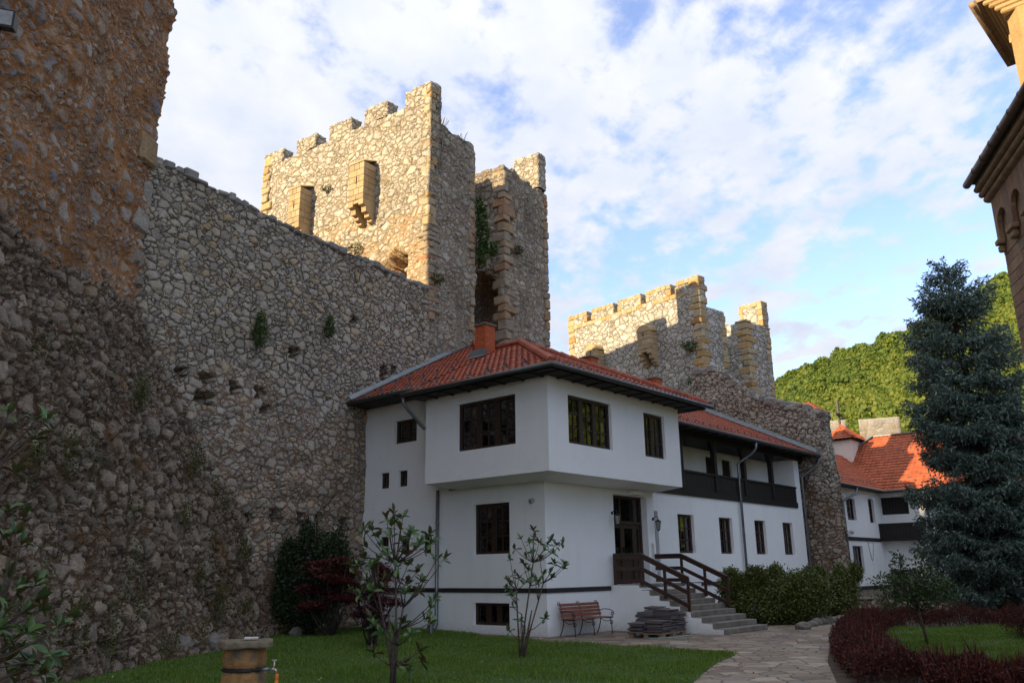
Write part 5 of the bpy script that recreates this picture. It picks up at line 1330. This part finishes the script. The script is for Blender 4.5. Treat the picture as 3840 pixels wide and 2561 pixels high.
# tufts growing on the talus and walls: one ground-cover mass
def talus_pt(u, z):
    f = (z + .25) / (TOPZ + .25); return np.array([u, -2.85 + 2.9 * f - .1, z])
c4, s4 = math.cos(R(86)), math.sin(R(86))
def t_w(p): return np.array([TQ[0] + p[0] * c4 - p[1] * s4, TQ[1] + p[0] * s4 + p[1] * c4, p[2]])
def tufts(name, n, cl, mat, L, W, zmax, droop):
    P, D, Nn, Ls = [], [], [], []
    for k in range(cl):
        u, z = rng.uniform(-7, 5), zmax * rng.random() ** 1.1; c = t_w(talus_pt(u, z))
        if u > 5.4 - z * .62: continue
        m_ = rng.integers(n // 2, n * 2); q_ = rng.normal(size=(m_, 3)) * np.array([.06, .16, .22]); P.append(c + q_ + np.array([.04, 0, 0]))
        d = rdir(m_); d[:, 0] = abs(d[:, 0]) + .5; d[:, 2] += droop; D.append(d); Nn.append(rdir(m_)); Ls.append(rng.uniform(.6, 1.3, m_) * L)
    P, D, Nn, Ls = (np.concatenate(v) for v in (P, D, Nn, Ls))
    return kind(link(name, leaf_mesh(name, P, D, Nn, Ls, Ls * W), M[mat]), 'stuff')
tufts('dry_grass', 60, 34, 'dry', .20, .05, 6.5, -.7); tufts('moss', 110, 44, 'mossy', .06, .65, 6.5, -.2)
def wall_pt(u, z, d=0.): return P0 + azv(32) * u + np.array([math.cos(R(32)), -math.sin(R(32)), 0]) * d + np.array([0, 0, z])
for (u, z, h, w, n), lab in (((-5.15, 8.45, 1.05, .26, 1500), 'small green cypress-like bush growing out of the curtain wall'), ((-2.2, 9.45, .68, .17, 700), 'smaller dark bush rooted high in the curtain wall near the tower')):
    b0 = wall_pt(u, z, .16)
    shrub('wall_bush', lab, 'bush', b0, [(0, 0, h * .3, w, w * .8, h * .33), (.02, -.02, h * .62, w * .75, w * .6, h * .35), (.0, 0, h * .85, w * .4, w * .35, h * .22)], n, .07, .03, 'ivy', 4, grp='bushes on the curtain wall')
def t1w(x, y, z): c_, s_ = math.cos(T1R), math.sin(T1R); return np.array([TA[0] + x * c_ - y * s_, TA[1] + x * s_ + y * c_, z])
shrub('ivy', 'green ivy hanging in the dark gap between the two piers of the tall tower', 'ivy', t1w(3.15, .0, 14.6), [(.22, -.05, .6, .22, .2, .6), (.28, 0, 1.5, .26, .22, .7), (.2, 0, 2.4, .2, .2, .6), (.7, .2, .9, .2, .2, .3), (.1, 0, 3.0, .12, .12, .4)], 1500, .13, .1, 'ivy', 5)
for (x, y, z, s, n), lab in (((-.15, 4.1, 15.3, .4, 260), 'yellowish weed on the sunny face of the tall tower above the wall'), ((-.1, 6.3, 18.9, .22, 120), 'small weed beside the upper box of the tall tower'), ((.3, -.1, 13.1, .35, 220), 'tuft of grass at the broken ledge of the tall tower corner'), ((6.1, -.12, 16.2, .3, 160), 'dark weed on the rear pier of the tall tower')):
    shrub('wall_weed', lab, 'weed', t1w(x, y, z), [(0, 0, s * .4, s, s * .6, s * .5)], n, .14, .04, 'mossy', 4, grp='weeds on the towers')
def t2w(x, y, z): c_, s_ = math.cos(T2R), math.sin(T2R); return np.array([TB[0] + x * c_ - y * s_, TB[1] + x * s_ + y * c_, z])
for (x, y, z, s, n), lab in (((-.15, .75, 13.6, .5, 500), 'dark green weed on the shaded face of the farther tower'), ((-.15, .7, 11.6, .4, 300), 'lower dark green weed on the farther tower'), ((-.15, 3.2, 11.6, .35, 200), 'yellow weed low on the farther tower front')):
    shrub('wall_weed', lab, 'weed', t2w(x, y, z), [(0, 0, s * .4, s, s * .6, s * .5)], n, .14, .05, 'ivy', 4, grp='weeds on the towers')
for (x, y, z), lab in (((1.2, .5, 20.55), 'dry twiggy plant on top of the tall tower next to its corner merlon'), ((2.7, .5, 20.5), 'dry twiggy plant on the outer top edge of the tall tower')):
    t0 = thing('dry_weed', lab, 'weed', t1w(x, y, z), 0, 'weeds on the towers'); q = MB()
    for k in range(16):
        d = rdir(1, 1.6)[0]; q.tube([(0, 0, 0), d * .3, d * .6 + rdir(1)[0] * .12], .009, 3)
    q.build('stems', M['pallet'], t0)

# green hedge bushes right of the stairs
random.seed(21)
for (px, py, blobs, n), lab in (
    ((1735, 1437, [(0, 0, .75, 1.15, .95, .85), (-.55, .1, 1.35, .65, .6, .75), (.6, -.1, 1.25, .8, .7, .75), (-.75, 0, 1.75, .3, .3, .55), (.2, .1, 1.6, .6, .5, .5), (.9, -.2, .6, .7, .6, .6)], 34000), 'large rounded green hedge bush beside the foot of the entrance steps'),
    ((1840, 1436, [(0, 0, .75, 1.0, .8, .8), (.1, 0, 1.4, .8, .7, .75), (-.5, .1, 1.45, .5, .5, .6), (.55, 0, 1.2, .6, .6, .75)], 26000), 'dense green hedge bush in the middle between the steps and the far house'),
    ((1925, 1426, [(0, 0, .75, .85, .8, .8), (.3, 0, 1.35, .65, .6, .75), (-.45, 0, 1.5, .6, .6, .65)], 20000), 'yellowish green hedge bush nearest the ruined wall end')):
    p = gnd(px, py); p[1] += 1.0; p[0] += .3; p[2] = float(ground_z(p[0], p[1]))
    shrub('hedge_bush', lab, 'hedge bush', p, [(a_, b_, c_ * .76, d_ * .84, e_, f_ * .76) for a_, b_, c_, d_, e_, f_ in blobs] + [(random.uniform(-.9, .9), random.uniform(-.3, .3), 1.38 + random.uniform(-.25, .2), .22, .22, .32) for _ in range(5)], n, .085, .048, 'hedge', 12, grp='green bushes along the gallery wing', shell=.45)
for k in range(11):
    f = k / 10; p = gnd(1845 + 100 * f, 1444 - 18 * f - 5 * math.sin(f * 3)); bm = bmesh.new(); bmesh.ops.create_icosphere(bm, subdivisions=3, radius=1); me = bpy.data.meshes.new('edging_stone')
    for v in bm.verts: v.co *= 1 + .2 * mnoise.noise(v.co * 1.4 + Vector((k * 5, 0, 0)))
    bm.to_mesh(me); bm.free(); o = link('edging_stone', me, M['boulder']); s = random.uniform(.12, .2); o.scale = (s * 1.3, s, s * .8); o.location = (p[0], p[1], s * .4 + float(ground_z(p[0], p[1]))); o.rotation_euler = (0, 0, k * 1.3)
    tag(o, 'rounded stone in the row edging the bed of green bushes', 'stone', 'edging stones')

# barberry hedges round the circular lawn
RC = np.array([9.9, 20.2]); 
def hedge_run(label, pts, wid, hgt, n, grp='dark red barberry hedges'):
    pts = np.array(pts, float); seg = np.linalg.norm(np.diff(pts, axis=0), axis=1); cum = np.r_[0, np.cumsum(seg)]
    s = rng.uniform(0, cum[-1], n); ctr = np.stack([np.interp(s, cum, pts[:, k]) for k in (0, 1)], 1)
    i = np.clip(np.searchsorted(cum, s) - 1, 0, len(seg) - 1); tv = (pts[i + 1] - pts[i]) / seg[i][:, None]; nv = np.stack([-tv[:, 1], tv[:, 0]], 1)
    o_ = rng.uniform(-1, 1, n); top = hgt * (1 - .35 * o_ ** 2) * (1 + .14 * np.sin(s * 3.7) + .10 * np.sin(s * 9.3 + 1)); zf = rng.random(n) ** .55
    z = top * zf; xy = ctr + nv * (o_ * wid / 2 * (1 + .1 * np.sin(s * 7)))[:, None]
    base = np.array([pts[:, 0].mean(), pts[:, 1].mean(), float(ground_z(0, pts[:, 1].mean()))])
    P = np.c_[xy, z + ground_z(xy[:, 0], xy[:, 1])] - base
    t0 = thing('barberry_hedge', label, 'hedge', base, 0, grp)
    D = rdir(n, .9); D[:, :2] += nv * (o_ * .6)[:, None]
    link('leaves', leaf_mesh('leaves', P, D, rdir(n), rng.uniform(.035, .07, n), rng.uniform(.016, .028, n)), M['barberry'], t0)
    k = int(n * .05); j = rng.choice(n, k); q = []
    top3 = P[j].copy(); top3[:, 2] = (top[j] * rng.uniform(.95, 1.38, k)) + ground_z(xy[j, 0], xy[j, 1]) - base[2]; bot = top3.copy(); bot[:, 2] -= rng.uniform(.25, .4, k); ln = (top3 - bot) + rng.normal(size=(k, 3)) * .06
    link('shoots', leaf_mesh('shoots', bot, ln, rdir(k), np.linalg.norm(ln, axis=1), np.full(k, .020)), M['barberry'], t0)
    ii = rng.choice(n, min(n, 500)); q = MB()
    for a in ii[:240]: q.tube([(P[a][0] * .97, P[a][1] * .97, -.02), tuple(P[a])], .006, 3, False)
    q.build('stems', M['darkbark'], t0)
    return t0
arc = lambda a0, a1, r, n=14: [(RC[0] + r * math.cos(R(a)), RC[1] + r * math.sin(R(a)) * 1.05) for a in np.linspace(a0, a1, n)]
hedge_run('near dark red barberry hedge curving across the bottom right corner', [(5.9, 13.0), (6.9, 12.6), (8, 12.6), (9.5, 12.9), (11.5, 13.6)], 1.25, .42, 52000)
hedge_run('left arm of the dark red barberry hedge beside the stone path', [(5.55, 13.2), (6.15, 15.5), (6.95, 18.0), (7.85, 20.3), (8.75, 22.4), (9.7, 24.4), (10.9, 26.0)], 1.0, .50, 52000)
hedge_run('back row of dark barberry hedge behind the round lawn', [(11.0, 26.1), (12.6, 25.9), (14, 25.7), (16.5, 25.5)], .8, .5, 16000)
hedge_run('short dark barberry hedge at the right edge of the round lawn', [(12.6, 21.8), (13.0, 20.0), (13.5, 18.6)], 1.4, .6, 18000)
RL = [(6.3, 13.4), (7.0, 16.5), (7.7, 18.6), (8.7, 21.0), (9.9, 23.8), (11.2, 25.6), (14.5, 25.3), (16, 20), (13, 13.6), (8.5, 13.2)]
strip_sheet('lawn', RL, M['lawn'], .012)
grass(RL, 60000, .012, 'grass')
# little tree in the round lawn
random.seed(31)
lb = gnd(2133, 1486)
t0 = shrub('young_tree', 'small leafy young tree with a thin leaning trunk in the round lawn', 'young tree', lb, [(-.3, 0, 1.25, .5, .45, .3), (.2, 0, 1.35, .5, .45, .32), (-.75, .1, 1.4, .3, .3, .2), (-.45, 0, 1.75, .2, .2, .3), (.05, 0, 1.75, .2, .2, .32), (.5, 0, 1.15, .35, .3, .25), (-.7, 0, 1.0, .3, .3, .18), (0, 0, 1.0, .4, .3, .2)], 2400, .095, .04, 'young', 10, shell=.2, fork=(-.12, 0, .75))
q = MB(); q.tube([(0, 0, -.05), (-.08, 0, .5), (-.14, 0, 1.0), (-.1, 0, 1.5)], [.035, .03, .025, .015], 8); q.build('trunk', M['bark'], t0, smooth=True)
# low walls, bin and low plants before the far house
def zat(p): return float(ground_z(p[0], p[1]))
p = gnd(1975, 1418, -.25); t0 = thing('low_wall', 'low stone retaining wall with a slab top left of the far gate', 'low wall', (p[0], p[1], zat(p)), HROT - R(48))
g = GM(); g.box(-.2, 1.6, 0, .35, -.2, .55, .08); g.build('wall_face', M['ruin'], t0); q = MB(); q.box(-.25, .8, -.06, .42, .60, .67, .02); q.build('slab', M['concrete'], t0)
p = gnd(2215, 1404, -.25); t0 = thing('low_wall', 'long low stone border wall below the spruce', 'low wall', (p[0], p[1], zat(p)), R(-6))
g = GM(); g.box(-3.2, 5, 0, .4, -.2, .42, .09); g.build('wall_face', M['ruin'], t0)
p = gnd(2106, 1404, -.25); t0 = thing('rubbish_bin', 'dark rubbish bin with a pale rim behind the round lawn', 'bin', (p[0], p[1], zat(p)), HROT)
q = MB(); q.lathe([(.26, 0), (.30, .75)], (0, 0, 0), 18); q.build('body', M['iron'], t0); q = MB(); q.lathe([(.32, .751), (.33, .77), (.32, .81), (.26, .82)], (0, 0, 0), 18); q.build('rim', M['steel'], t0)
random.seed(33)
for (px, py, s, n), lab in (((2175, 1400, .8, 2200), 'low green shrub at the border wall right of the bin'), ((2060, 1398, .5, 1200), 'low green shrub by the far gate'), ((2330, 1400, .6, 1500), 'low green shrub at the foot of the spruce trunk')):
    p = gnd(px, py, -.2); shrub('low_shrub', lab, 'shrub', (p[0], p[1], zat(p)), [(0, 0, s * .5, s, s * .8, s * .55), (s * .5, 0, s * .8, s * .6, s * .5, s * .4)], n, .10, .06, 'young', 6, grp='low shrubs before the far house')

# blue spruce
SB = np.array([22.45, 40.3, float(ground_z(22.45, 40.3))]); SH = 17.4
sp = thing('blue_spruce', 'tall dark blue-green spruce with drooping layered branches at the right', 'spruce', SB)
q = MB(); q.tube([(0, 0, -.2), (.03, 0, 3), (.05, 0, 9), (-.12, 0, 14), (-.2, 0, 16.9)], [.48, .40, .24, .09, .02], 12); q.tube([(-.1, 0, 13.6), (-.45, .1, 15.2), (-.52, .1, 16.7)], [.07, .05, .012], 6); q.build('trunk', M['darkbark'], sp, smooth=True)
RAD = ([0, .5, 1., 1.6, 2.4, 3.3, 4.3, 5.5, 7.5, 9.5, 11.5, 14, 16.4], [.06, .36, .66, 1.05, 1.5, 1.85, 2.1, 2.35, 2.65, 2.85, 3.1, 3.35, 3.35])
P, D, Nn, L, W = [], [], [], [], []; bq = MB(); h = 16.6; nb = 0
def spray(c, dirv, n, l):
    """bottle-brush twig: needles around a short axis"""
    for i in range(n):
        f = (i + .5) / n; d = unit(dirv * .8 + rdir(1)[0] * .8)
        P.append(c + dirv * l * f); D.append(d); Nn.append(rdir(1)[0]); L.append(random.uniform(.15, .27)); W.append(random.uniform(.045, .085))
lead = [(np.array([-.2, 0, 16.2]), 1.1), (np.array([-.52, .1, 15.9]), .85)]
for c, l in lead: spray(c, np.array([0, 0, 1.]), 40, l)
while h > .9:
    dist = SH - h; r0 = float(np.interp(dist, *RAD)); nbr = 5 if dist < 2 else (8 if dist < 6 else 10)
    a0 = random.random() * 6.28
    for k in range(nbr):
        a = a0 + 2 * math.pi * k / nbr + random.uniform(-.25, .25); r = r0 * random.choice((.62, .8, .92, 1., 1.1)); o2 = np.array([math.cos(a), math.sin(a), 0]); sd = np.array([-math.sin(a), math.cos(a), 0])
        droop = -.08 - .20 * min(1, dist / 8); n = max(4, int(r / .26)); zz = h + random.uniform(-.3, .3); cx0 = -.2 * max(0, (zz - 9) / 8)
        pts = []
        for i in range(n + 1):
            f = i / n; pts.append(np.array([cx0, 0, zz]) + o2 * r * f + np.array([0, 0, r * (droop * f * 1.6 + .34 * f ** 3 + (.25 * f if dist < 3 else 0))]))
        bq.tube(pts, [max(.012, .05 * (1 - i / (n + .5))) * min(1, r / 2 + .3) for i in range(n + 1)], 4, False)
        for i in range(1, n + 1):
            f = i / n
            if f < .22 and dist > 4: continue
            wl_ = (.95 * math.sin(min(1, f * 1.02) * math.pi * .80 + .25) * min(1, r / 2.4) + .12)
            for s in (-1, 1):
                dv = unit(o2 * .75 + sd * s * .85 + np.array([0, 0, -.18])); m_ = max(1, int(wl_ / .19))
                for j in range(m_):
                    c = pts[i] + dv * (j * .24); spray(c, unit(dv + np.array([0, 0, -.25 + random.uniform(-.2, .15)])), 8, .32)
                    if dist > 2.5 and random.random() < .7: spray(c, unit(dv * .3 + np.array([0, 0, -1.])), 7, random.uniform(.3, .6))
            spray(pts[i], unit(o2 + np.array([0, 0, .12])), 7, .3)
    h -= random.uniform(.30, .42) if dist < 3 else random.uniform(.58, .82)
link('needles', leaf_mesh('needles', np.array(P), np.array(D), np.array(Nn), np.array(L), np.array(W)), M['spruce'], sp); NSPR = len(P)
bq.build('branches', M['darkbark'], sp, recalc=False)

# the smaller spruce outside the frame that the entrance door mirrors
s2 = copy_tree(sp); s2.location = (21.4, 32.4, -.1); s2.scale = (.55, .55, .5); s2.rotation_euler = (0, 0, 1.9)
tag(s2, 'smaller bushy spruce past the right edge, mirrored dark in the glass of the entrance door', 'spruce')
# ------------------------------------------------------------------ wooded hill
HA = ([0, 10, 17.85, 19.85, 22.67, 25.38, 27.77, 30.65, 32.67, 38, 50, 70, 90, 130], [.14, .17, .206, .220, .238, .252, .266, .291, .307, .335, .36, .36, .34, .25])
def hill_z(az, u):
    Rr = 105 + 235 * u; zr = np.interp(az, *HA) * 340 - 4
    return Rr, -2 + (zr + 2) * (.82 * u + .18 * u * u)
az_, u_ = np.meshgrid(np.linspace(2, 130, 129), np.r_[np.linspace(0, 1, 24), 1.12, 1.4]); 
Rr, zz = hill_z(az_, np.minimum(u_, 1)); Rr = 105 + 235 * u_; zz = zz - np.maximum(u_ - 1, 0) * 160
X = Rr * np.sin(np.radians(az_)); Y = Rr * np.cos(np.radians(az_)); zz += 2.2 * np.sin(X * .045) * np.cos(Y * .05)
i = np.arange(25 * 129).reshape(25, 129)[:, :-1].ravel()
kind(link('hill', np_mesh('hill', np.stack([X.ravel(), Y.ravel(), zz.ravel()], 1), np.stack([i, i + 1, i + 130, i + 129], 1), True), M['forestfloor']), 'structure')
proto = []
for k in range(5):
    n = 270; d = rdir(n, .35); lob = rdir(7); s = .75 + .35 * np.maximum(0, (d @ lob.T)).max(1) ** 3
    p = d * s[:, None] * np.array([1, 1, .85]) * rng.uniform(.8, 1.05, n)[:, None]; V = np.empty((n, 4, 3)); Dn = unit(rdir(n) + d * .3); S = unit(np.cross(Dn, d + rdir(n) * .7)); l = rng.uniform(.14, .28, n)[:, None]
    V[:, 0] = p - Dn * l; V[:, 1] = p - S * l * .6; V[:, 2] = p + Dn * l; V[:, 3] = p + S * l * .6; proto.append(V.reshape(-1, 3))
Vs = []; Ts = []
def crowns(a0, a1, n, u0=0., u1=1.0, sc=(2.2, 3.6), thin=1):
    az = rng.uniform(a0, a1, n); u = rng.uniform(u0 ** 1.4, u1 ** 1.4, n) ** (1 / 1.4); Rr, z = hill_z(az, u)
    x = Rr * np.sin(np.radians(az)); y = Rr * np.cos(np.radians(az)); z = z + 2.2 * np.sin(x * .045) * np.cos(y * .05)
    for k in range(n):
        s = rng.uniform(*sc); c_, s_ = math.cos(az[k] * 9), math.sin(az[k] * 9); v = proto[k % 5].reshape(-1, 4, 3)[::thin].reshape(-1, 3) * s
        Ts.append(np.full(len(v), np.clip(rng.normal(.5 - .22 * (u[k] > .8) , .17), 0, 1)))  # darker tint near the ridge paints in the shaded top band
        Vs.append(np.stack([v[:, 0] * c_ - v[:, 1] * s_ + x[k], v[:, 0] * s_ + v[:, 1] * c_ + y[k], v[:, 2] * rng.uniform(.9, 1.35) + z[k] + s * .75], 1))
crowns(16.5, 34, 4200, sc=(1.6, 3.4)); crowns(17, 34, 150, .96, 1.02, sc=(2.2, 4.2)); crowns(34, 105, 900, .1, 1, (4, 6.5), 3)
Vf = np.concatenate(Vs); o = link('forest', np_mesh('forest', Vf, np.arange(len(Vf)).reshape(-1, 4), tint=np.concatenate(Ts)), M['forest']); kind(o, 'stuff')

# ------------------------------------------------------------------ light, sky, camera
SUN_AZ, SUN_EL = 236., 25.
sd = bpy.data.lights.new('sun', 'SUN'); sd.energy = 5.0; sd.angle = R(.5); sd.color = (1., .78, .46)
so = bpy.data.objects.new('sun', sd); COL.objects.link(so)
dv = Vector((-math.sin(R(SUN_AZ)) * math.cos(R(SUN_EL)), -math.cos(R(SUN_AZ)) * math.cos(R(SUN_EL)), -math.sin(R(SUN_EL))))
so.rotation_euler = dv.to_track_quat('-Z', 'Y').to_euler(); so.location = (-60, -40, 60)
W_ = bpy.data.worlds.new('World'); SC.world = W_; W_.use_nodes = True; t = NT(W_.node_tree); bg = W_.node_tree.nodes['Background']
sky = t('TexSky', {'sky_type': 'NISHITA', 'sun_disc': False, 'sun_elevation': R(SUN_EL), 'sun_rotation': R(SUN_AZ), 'altitude': 300., 'air_density': 1.0, 'dust_density': .6, 'ozone_density': 1.6})
dirn = t('TexCoord').outputs['Generated']; sx = t('SeparateXYZ', Vector=dirn)
den = t.math('ADD', t.math('MAXIMUM', sx.outputs[2], 0.), .16)
uv = t('CombineXYZ', X=t.math('DIVIDE', sx.outputs[0], den), Y=t.math('DIVIDE', sx.outputs[1], den), Z=0.).outputs[0]
uvr = t('Mapping', Vector=uv, Rotation=(0, 0, R(-28)), Scale=(1.15, .9, 1.), Location=(.35, 1.2, 0)).outputs[0]
n1 = t.noise(uvr, 8.5, 9, .57, .12).outputs[0]; n2 = t.noise(uvr, 2.2, 4, .5).outputs[0]
# broken mottled deck: closes overhead and to the left, clears low on the right
bias = t.math('ADD', t.math('ADD', t.math('MULTIPLY', sx.outputs[2], .34), t.math('MULTIPLY', sx.outputs[0], -.22)), -.05)
cov = t.math('ADD', t.math('ADD', n1, t.math('MULTIPLY', t.math('SUBTRACT', n2, .5), .75)), bias)
mask = t.mapr(cov, .39, .66, .10, 1, 'SMOOTHSTEP')
shade = t.mapr(t.noise(uvr, 5.2, 6, .55).outputs[0], .36, .64)
cloud = t.mix(shade, (2.8, 2.98, 3.35), (3.4, 3.42, 3.55))
lift = t.math('ADD', t.math('MULTIPLY', sx.outputs[2], .62), .72)     # an overcast deck is brighter toward the zenith
cloud = t.mix(1., cloud, t('CombineColor', Red=lift, Green=lift, Blue=lift).outputs[0], 'MULTIPLY')
skyc = t.mix(1., sky.outputs[0], (1.14, 1.09, 1.26), 'MULTIPLY')
t.l.new(t.mix(t.math('MULTIPLY', mask, .93), skyc, cloud), bg.inputs['Color']); bg.inputs['Strength'].default_value = .145
cd_ = bpy.data.cameras.new('camera'); cam = bpy.data.objects.new('camera', cd_); COL.objects.link(cam); SC.camera = cam
cd_.sensor_width = 36; cd_.sensor_fit = 'HORIZONTAL'; cd_.lens = FP / 3840 * 36; cd_.clip_end = 3000; cd_.clip_start = .05
mw = Matrix(((XV[0], UV[0], -FV[0], 0), (XV[1], UV[1], -FV[1], 0), (XV[2], UV[2], -FV[2], CAMH), (0, 0, 0, 1))); cam.matrix_world = mw
SC.view_settings.view_transform = 'Standard'; SC.view_settings.look = 'None'; SC.view_settings.exposure = 1.0; SC.view_settings.gamma = 1.
SC.cycles.max_bounces = 6; SC.cycles.transparent_max_bounces = 8
